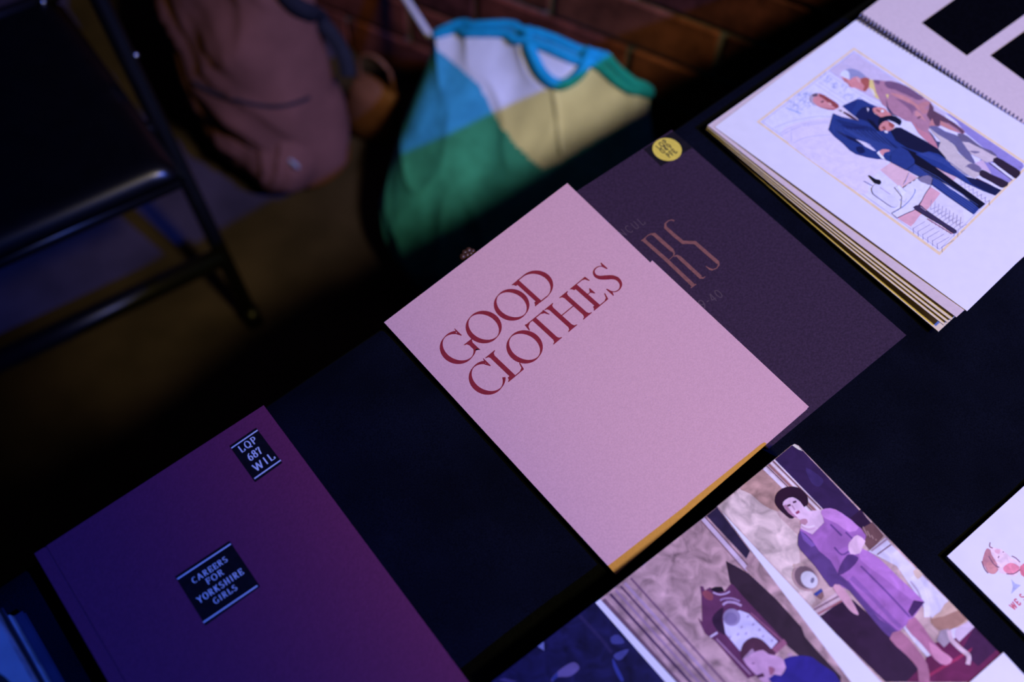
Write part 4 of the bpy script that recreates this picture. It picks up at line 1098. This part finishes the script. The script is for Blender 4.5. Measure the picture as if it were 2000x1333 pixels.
def inside(pt, poly):
    x, y = pt; c = False; j = len(poly) - 1
    for i in range(len(poly)):
        xi, yi = poly[i]; xj, yj = poly[j]
        if (yi > y) != (yj > y) and x < (xj - xi) * (y - yi) / (yj - yi) + xi: c = not c
        j = i
    return c

def to_px(p):
    q = RC.transposed() @ (Vector(p) - CAM)
    return (1000 + FPX * q.x / -q.z, 666.5 - FPX * q.y / -q.z)

# --- teal and white tote bag slumped against the wall
M['teal'] = material('teal_cotton', (0.05, 0.36, 0.52), 0.85, noise=0.15, nscale=30, bump=0.4, bscale=90, spec=0.1)
M['tote_white'] = material('white_cotton', (0.72, 0.72, 0.76), 0.85, noise=0.06, nscale=25, bump=0.4, bscale=70, spec=0.1)
M['aqua'] = material('aqua_webbing', (0.01, 0.34, 0.56), 0.75, noise=0.1, nscale=90, bump=0.3, bscale=300, spec=0.15)
tote = thing('tote_bag', 'full teal tote bag with a white patch slumped against the brick wall', 'bag', wl(.06, .24, 0))
keys = [(.002, .06, .235, .17, .165), (.03, .06, .24, .205, .205), (.10, .06, .24, .215, .215), (.18, .06, .215, .213, .185), (.25, .055, .18, .207, .14), (.31, .05, .150, .198, .085), (.36, .045, .135, .190, .035), (.39, .045, .13, .184, .012)]
rings = [(z * .93, *q) for z, *q in interp_rings(keys, 22)]
full = []
for z, s_, d_, a_, b_ in rings:
    full.append((wl(s_, d_, z), a_, b_, WD, WN))
bm = loft(full, 420, 2.6)
for v in bm.verts:                                     # creases and a softly arched, sagging top
    rel = v.co - W0; s_ = rel.dot(WD) - .05; h_ = v.co.z / .375
    v.co.z += h_ ** 3 * (.008 - .05 * (s_ / .19) ** 2 + .012 * s_ / .19)
    n1 = mn.noise(Vector((s_ * 9, v.co.z * 7, 1.3))) + .5 * mn.noise(Vector((s_ * 22, v.co.z * 17, 4.1)))
    rg = (1 - abs(mn.noise(Vector((s_ * 13 + v.co.z * 6, v.co.z * 9, 2.2))))) ** 4
    fold = rg * .012 + math.sin(s_ * 60 + 3 * mn.noise(Vector((s_ * 4, v.co.z * 8, 7)))) * h_ * .004
    v.co += WN * (n1 * .012 + fold) * min(1, v.co.z * 12)
bm.verts.ensure_lookup_table()
rim = [v.co.copy() for v in list(bm.verts)[-420::6]]
body = from_bm('bag_body', bm, M['teal'], None, True); put(tote, body)
tube('top_trim', rim, .0075, M['aqua'], tote, 8, True)
body.data.materials.append(M['tote_white'])
def h_front(p): return p.normal.dot(WN) > 0.05
WHITE = [(848, 76), (855, 98), (875, 113), (909, 143), (934, 164), (957, 206), (976, 244), (1001, 277), (1030, 305), (1060, 330), (1085, 323), (1144, 286), (1228, 240), (1330, 195), (1330, 100), (1236, 60), (1100, -20), (900, -20), (846, 40)]
for p in body.data.polygons:
    if h_front(p) and inside(to_px(p.center), WHITE) and p.normal.dot(CAM - p.center) > 0 and len(p.vertices) == 4: p.material_index = 1
bpy.context.view_layer.update()
def bvh_of(o):
    me = o.data
    return BVHTree.FromPolygons([v.co.copy() for v in me.vertices], [tuple(p.vertices) for p in me.polygons])
def on_surface(tree, x, y, lift):
    d = ray(x, y).normalized(); h = tree.ray_cast(CAM, d)
    if h[0] is None: return None
    n = h[1] if h[1].dot(d) < 0 else -h[1]
    return h[0] + n * lift
tb = bvh_of(body)
def strap_on(name, pts, w, mat, parent, tree, lift=.004, thick=.003):
    """flat webbing that follows the surface of a bag along a path"""
    P3 = []
    for q in spline([(x, y, 0) for x, y in pts], 6):
        h = on_surface(tree, q.x, q.y, lift)
        if h is not None: P3.append(h)
        elif P3:
            d = ray(q.x, q.y).normalized(); P3.append(CAM + d * (P3[-1] - CAM).length)
    for _ in range(3):
        P3 = [P3[0]] + [(P3[i - 1] + P3[i] * 2 + P3[i + 1]) / 4 for i in range(1, len(P3) - 1)] + [P3[-1]]
    bm = bmesh.new(); rows = []
    for i, p in enumerate(P3):
        t = (P3[min(i + 1, len(P3) - 1)] - P3[max(0, i - 1)]).normalized(); v = (CAM - p).normalized(); x = t.cross(v).normalized()
        rows.append([bm.verts.new(p + x * sx * w / 2 + v * sv * thick) for sx, sv in ((-1, 0), (-1, 1), (1, 1), (1, 0))])
    for i in range(len(rows) - 1):
        for k in range(4):
            bm.faces.new((rows[i][k], rows[i][(k + 1) % 4], rows[i + 1][(k + 1) % 4], rows[i + 1][k]))
    bm.faces.new(rows[0]); bm.faces.new(rows[-1][::-1])
    o = from_bm(name, bm, mat, None, True); put(parent, o)
    return o
strap_on('handle', [(1012, 40), (1028, 70), (1045, 110), (1062, 145), (1085, 165), (1110, 162), (1135, 140), (1150, 112), (1158, 96)], .017, M['aqua'], tote, tb, .008)
strap_on('handle', [(1150, 92), (1156, 110), (1168, 120), (1182, 114), (1190, 104)], .016, M['aqua'], tote, tb, .004)
strap_on('seam', [(1082, 175), (1088, 210), (1092, 260), (1096, 300)], .008, M['tote_white'], tote, tb, .001, .002)

# --- brown backpack
M['pack'] = material('dusty_brown_canvas', (0.14, 0.055, 0.046), 0.8, noise=0.15, nscale=14, bump=0.4, bscale=60, spec=0.15)
M['pack_dark'] = material('black_webbing', (0.012, 0.012, 0.02), 0.8, noise=0.1, spec=0.15)
M['badge'] = material('pale_badge', (0.3, 0.33, 0.42), 0.5, noise=0.1, spec=0.3)
pack = thing('backpack', 'dusty brown backpack with a black strap leaning by the wall', 'backpack', wl(-.43, .2, 0))
PA = math.radians(-38); PX_ = Vector((math.cos(PA), math.sin(PA), 0)); PY_ = Vector((math.sin(PA), -math.cos(PA), 0))
pk_keys = [(.004, -.41, 1.215, .10, .055), (.03, -.415, 1.22, .135, .085), (.09, -.43, 1.235, .155, .11), (.17, -.45, 1.255, .162, .118), (.26, -.46, 1.285, .162, .112), (.36, -.46, 1.32, .152, .095), (.44, -.45, 1.35, .13, .07), (.48, -.445, 1.365, .09, .04)]
rr = interp_rings(pk_keys, 8)
bm = loft([(Vector((x - .018, y + .012, z)), a_ * .93, b_ * .95, PX_, PY_) for z, x, y, a_, b_ in rr], 120, 2.7)
for v in bm.verts:
    n1 = mn.noise(v.co * 7 + Vector((3, 1, 2))) + .6 * mn.noise(v.co * 15)
    n1 += .7 * (1 - abs(mn.noise(Vector((v.co.x * 9, v.co.y * 5, v.co.z * 16 + v.co.x * 12))))) ** 5
    v.co += PY_ * n1 * .017 * min(1, v.co.z * 15)
pbody = from_bm('pack_body', bm, M['pack'], None, True); put(pack, pbody)
pt_ = bvh_of(pbody)
# bulging front pocket
pkt = [(.02, -.428, 1.19, .09, .05), (.05, -.437, 1.18, .112, .066), (.09, -.446, 1.178, .125, .072), (.125, -.453, 1.19, .128, .07), (.15, -.456, 1.205, .125, .06), (.162, -.458, 1.22, .115, .045)]
bm = loft([(Vector((x - .018, y + .012, z)), a_ * .95, b_, PX_, PY_) for z, x, y, a_, b_ in interp_rings(pkt, 8)], 90, 2.8)
for v in bm.verts:
    n1 = mn.noise(v.co * 9 + Vector((1, 6, 2))) + .5 * mn.noise(v.co * 20)
    n1 += .8 * (1 - abs(mn.noise(Vector((v.co.x * 22, v.co.y * 7, v.co.z * 12 - v.co.x * 10))))) ** 5
    v.co += PY_ * n1 * .014
ppk = from_bm('front_pocket', bm, M['pack'], None, True); put(pack, ppk)
pp_ = bvh_of(ppk)
def on_pack(x, y, lift=.004):
    a = on_surface(pp_, x, y, lift); b = on_surface(pt_, x, y, lift)
    if a is None: return b
    if b is None: return a
    return a if (a - CAM).length < (b - CAM).length else b
class Two:
    """ray casts against pocket and body together"""
    def ray_cast(self, o, d):
        a = pp_.ray_cast(o, d); b = pt_.ray_cast(o, d)
        if a[0] is None: return b
        if b[0] is None: return a
        return a if a[3] < b[3] else b
strap_on('pocket_zip', [(378, 160), (410, 178), (450, 192), (510, 206), (560, 206), (605, 190)], .006, M['pack_dark'], pack, Two(), .001, .002)
strap_on('shoulder_strap', [(540, -30), (566, 5), (600, 22), (634, 50), (660, 85), (676, 120), (680, 150)], .026, M['pack_dark'], pack, Two(), .012, .005)
hp = on_pack(570, 318)
if hp is not None:
    bmd = bmesh.new(); bmesh.ops.create_uvsphere(bmd, u_segments=16, v_segments=8, radius=1)
    for v in bmd.verts: v.co = hp + PX_ * v.co.x * .016 + PY_ * v.co.y * .004 + Vector((0, 0, v.co.z * .007))
    put(pack, from_bm('badge', bmd, M['badge'], None, True))

# --- thin white rod behind the tote
M['rod'] = material('white_painted_rod', (0.7, 0.68, 0.72), 0.5, noise=0.05, spec=0.3)
def at_wall(x, y, d):
    r_ = ray(x, y); o_ = W0 + WN * d
    return CAM + r_ * ((o_ - CAM).dot(WN) / r_.dot(WN))
r1, r2 = at_wall(841, 73, .085), at_wall(782, -18, .035)
dirr = (r2 - r1).normalized()
rod = thing('white_rod', 'thin white rod leaning on the wall behind the tote bag', 'rod', r1)
tube('shaft', [r1 - dirr * .055, r1, r2 + dirr * .2], .0065, M['rod'], rod)
tube('end_cap', [r1 - dirr * .06, r1 - dirr * .045], .0075, M['pack_dark'], rod)

# --- black folding chair
M['chair_frame'] = material('black_steel_tube', (0.002, 0.002, 0.003), 0.4, spec=0.3, noise=0.1)
M['chair_seat'] = material('black_vinyl', (0.002, 0.002, 0.003), 0.3, spec=0.35, noise=0.15)
M['bolt'] = material('bright_bolt', (0.6, 0.6, 0.65), 0.25, metal=1.0, noise=0.05)
CL, CB = math.radians(34), math.radians(124)
cl = -Vector((math.cos(CL), math.sin(CL), 0)); cb = Vector((math.cos(CB), math.sin(CB), 0))
CO = Vector((-.437, .858, 0))
def ch(x, y, z): return CO + cl * x + cb * y + Vector((0, 0, z))
CW = .49
chair = thing('folding_chair', 'black folding chair standing on the floor beyond the table', 'chair', ch(CW / 2, .2, 0))
for x in (0.012, CW - .012):
    tube('front_leg', [ch(x, 0, .006), ch(x, .10, .24), ch(x, .195, .45), ch(x, .26, .62), ch(x, .31, .84)], .0125, M['chair_frame'], chair, 12)
    xi = x + (.024 if x < .1 else -.024)
    tube('rear_leg', [ch(xi, .42, .006), ch(xi, .25, .23), ch(xi, .08, .435)], .011, M['chair_frame'], chair, 12)
    o = tube('rubber_foot', [ch(x, -.004, 0), ch(x, .012, .03)], .0155, M['chair_frame'], chair, 12)
tube('stretcher', [ch(.012, .055, .135), ch(CW - .012, .055, .135)], .017, M['chair_frame'], chair)
tube('rear_stretcher', [ch(.036, .35, .10), ch(CW - .036, .35, .10)], .010, M['chair_frame'], chair)
# padded seat with rolled front edge
bm = bmesh.new(); nx, ny = 24, 24; gg = []
def seat_pt(i, j, zz):
    u_, v_ = i / nx, j / ny
    half = (CW / 2 - .030) - .028 * v_
    y = -.028 + .40 * v_
    x = CW / 2 + (u_ * 2 - 1) * half
    r_ = min(1, min(v_, 1 - v_) * 12, min(u_, 1 - u_) * 14)
    return ch(x, y, .437 + zz * (.012 + .016 * math.sqrt(max(0, r_ * (2 - r_)))) - (0 if zz else .0))
for zz in (1, 0):
    gg.append([[bm.verts.new(seat_pt(i, j, zz)) for j in range(ny + 1)] for i in range(nx + 1)])
for lay in (0, 1):
    for i in range(nx):
        for j in range(ny):
            bm.faces.new((gg[lay][i][j], gg[lay][i + 1][j], gg[lay][i + 1][j + 1], gg[lay][i][j + 1]))
for i in range(nx):
    for j in (0, ny): bm.faces.new((gg[0][i][j], gg[0][i + 1][j], gg[1][i + 1][j], gg[1][i][j]))
for j in range(ny):
    for i in (0, nx): bm.faces.new((gg[0][i][j], gg[0][i][j + 1], gg[1][i][j + 1], gg[1][i][j]))
put(chair, from_bm('seat', bm, M['chair_seat'], None, True))
tube('seat_rail', [ch(.034, -.022, .43), ch(CW - .034, -.022, .43)], .010, M['chair_frame'], chair)
for x in (.034, CW - .034):
    tube('seat_side_rail', [ch(x, -.022, .43), ch(x + (.026 if x < .1 else -.026), .37, .43)], .009, M['chair_frame'], chair)
tube('back_rail', [ch(.05, .375, .452), ch(CW - .05, .375, .452)], .011, M['chair_frame'], chair)
# backrest panel
bm = bmesh.new(); gg = []
for i in range(13):
    x = .03 + (CW - .06) * i / 12; bow = .03 * (1 - (2 * i / 12 - 1) ** 2)
    gg.append([bm.verts.new(ch(x, yy + bow + dy, z)) for yy, z, dy in ((.262, .64, 0), (.31, .83, 0), (.31, .83, .016), (.262, .64, .016))])
for i in range(12):
    for k in range(4): bm.faces.new((gg[i][k], gg[i + 1][k], gg[i + 1][(k + 1) % 4], gg[i][(k + 1) % 4]))
bm.faces.new(gg[0]); bm.faces.new(gg[-1][::-1])
put(chair, from_bm('backrest', bm, M['chair_seat'], None, True))
def bolt(p, n_):
    tube('bolt', [p, p + n_ * .004], .0048, M['bolt'], chair, 10)
bolt(ch(.0, .195, .452) + Vector((0, 0, .004)), Vector((.2, -.5, .85)).normalized())
bolt(ch(.075, .355, .463), Vector((0, 0, 1)))

# --- tan bag tucked in beside the backpack
M['tan'] = material('tan_leather', (0.15, 0.055, 0.024), 0.65, noise=0.25, nscale=20, bump=0.3, bscale=80, spec=0.25)
sat = thing('tan_bag', 'small tan bag standing on the floor between the backpack and the tote', 'bag', PX(690, 240, 0))
c0, c1_ = PX(724, 262, .01), PX(736, 165, .15)
kk = [(0.0, .028, .018), (.15, .05, .03), (.45, .056, .032), (.8, .052, .024), (1.0, .042, .014)]
bm = loft([(c0.lerp(c1_, t), a_, b_, WD, WN) for t, a_, b_ in kk], 40, 2.8)
for v in bm.verts: v.co += WN * mn.noise(v.co * 14) * .008
put(sat, from_bm('bag_body', bm, M['tan'], None, True))
hs = [c1_ + WD * .035, c1_ + WD * .03 + Vector((0, 0, .05)), c1_ + Vector((0, 0, .07)), c1_ - WD * .03 + Vector((0, 0, .05)), c1_ - WD * .035]
tube('handle', spline(hs, 5), .004, M['tan'], sat, 8)

# --- little beaded trinket at the table edge
M['bead'] = material('brown_wood_bead', (0.06, 0.026, 0.016), 0.4, noise=0.3, nscale=300, spec=0.4)
be = thing('bead_cluster', 'tiny cluster of brown beads peeking out behind the pink booklet', 'beads', PX(913, 497, T0))
for x, y, r in ((915, 490, .0034), (907.5, 494, .003), (923, 491, .0026), (903.5, 502, .0032), (912, 499, .003), (919, 496, .0028)):
    bm = bmesh.new(); bmesh.ops.create_uvsphere(bm, u_segments=12, v_segments=8, radius=r)
    c = PX(x, y, T0 + .002)
    for v in bm.verts: v.co += c
    put(be, from_bm('bead', bm, M['bead'], None, True))
tube('cord', [PX(903.5, 502, T0), PX(907.5, 494, T0), PX(915, 490, T0), PX(923, 491, T0)], .0009, M['bead'], be, 6)
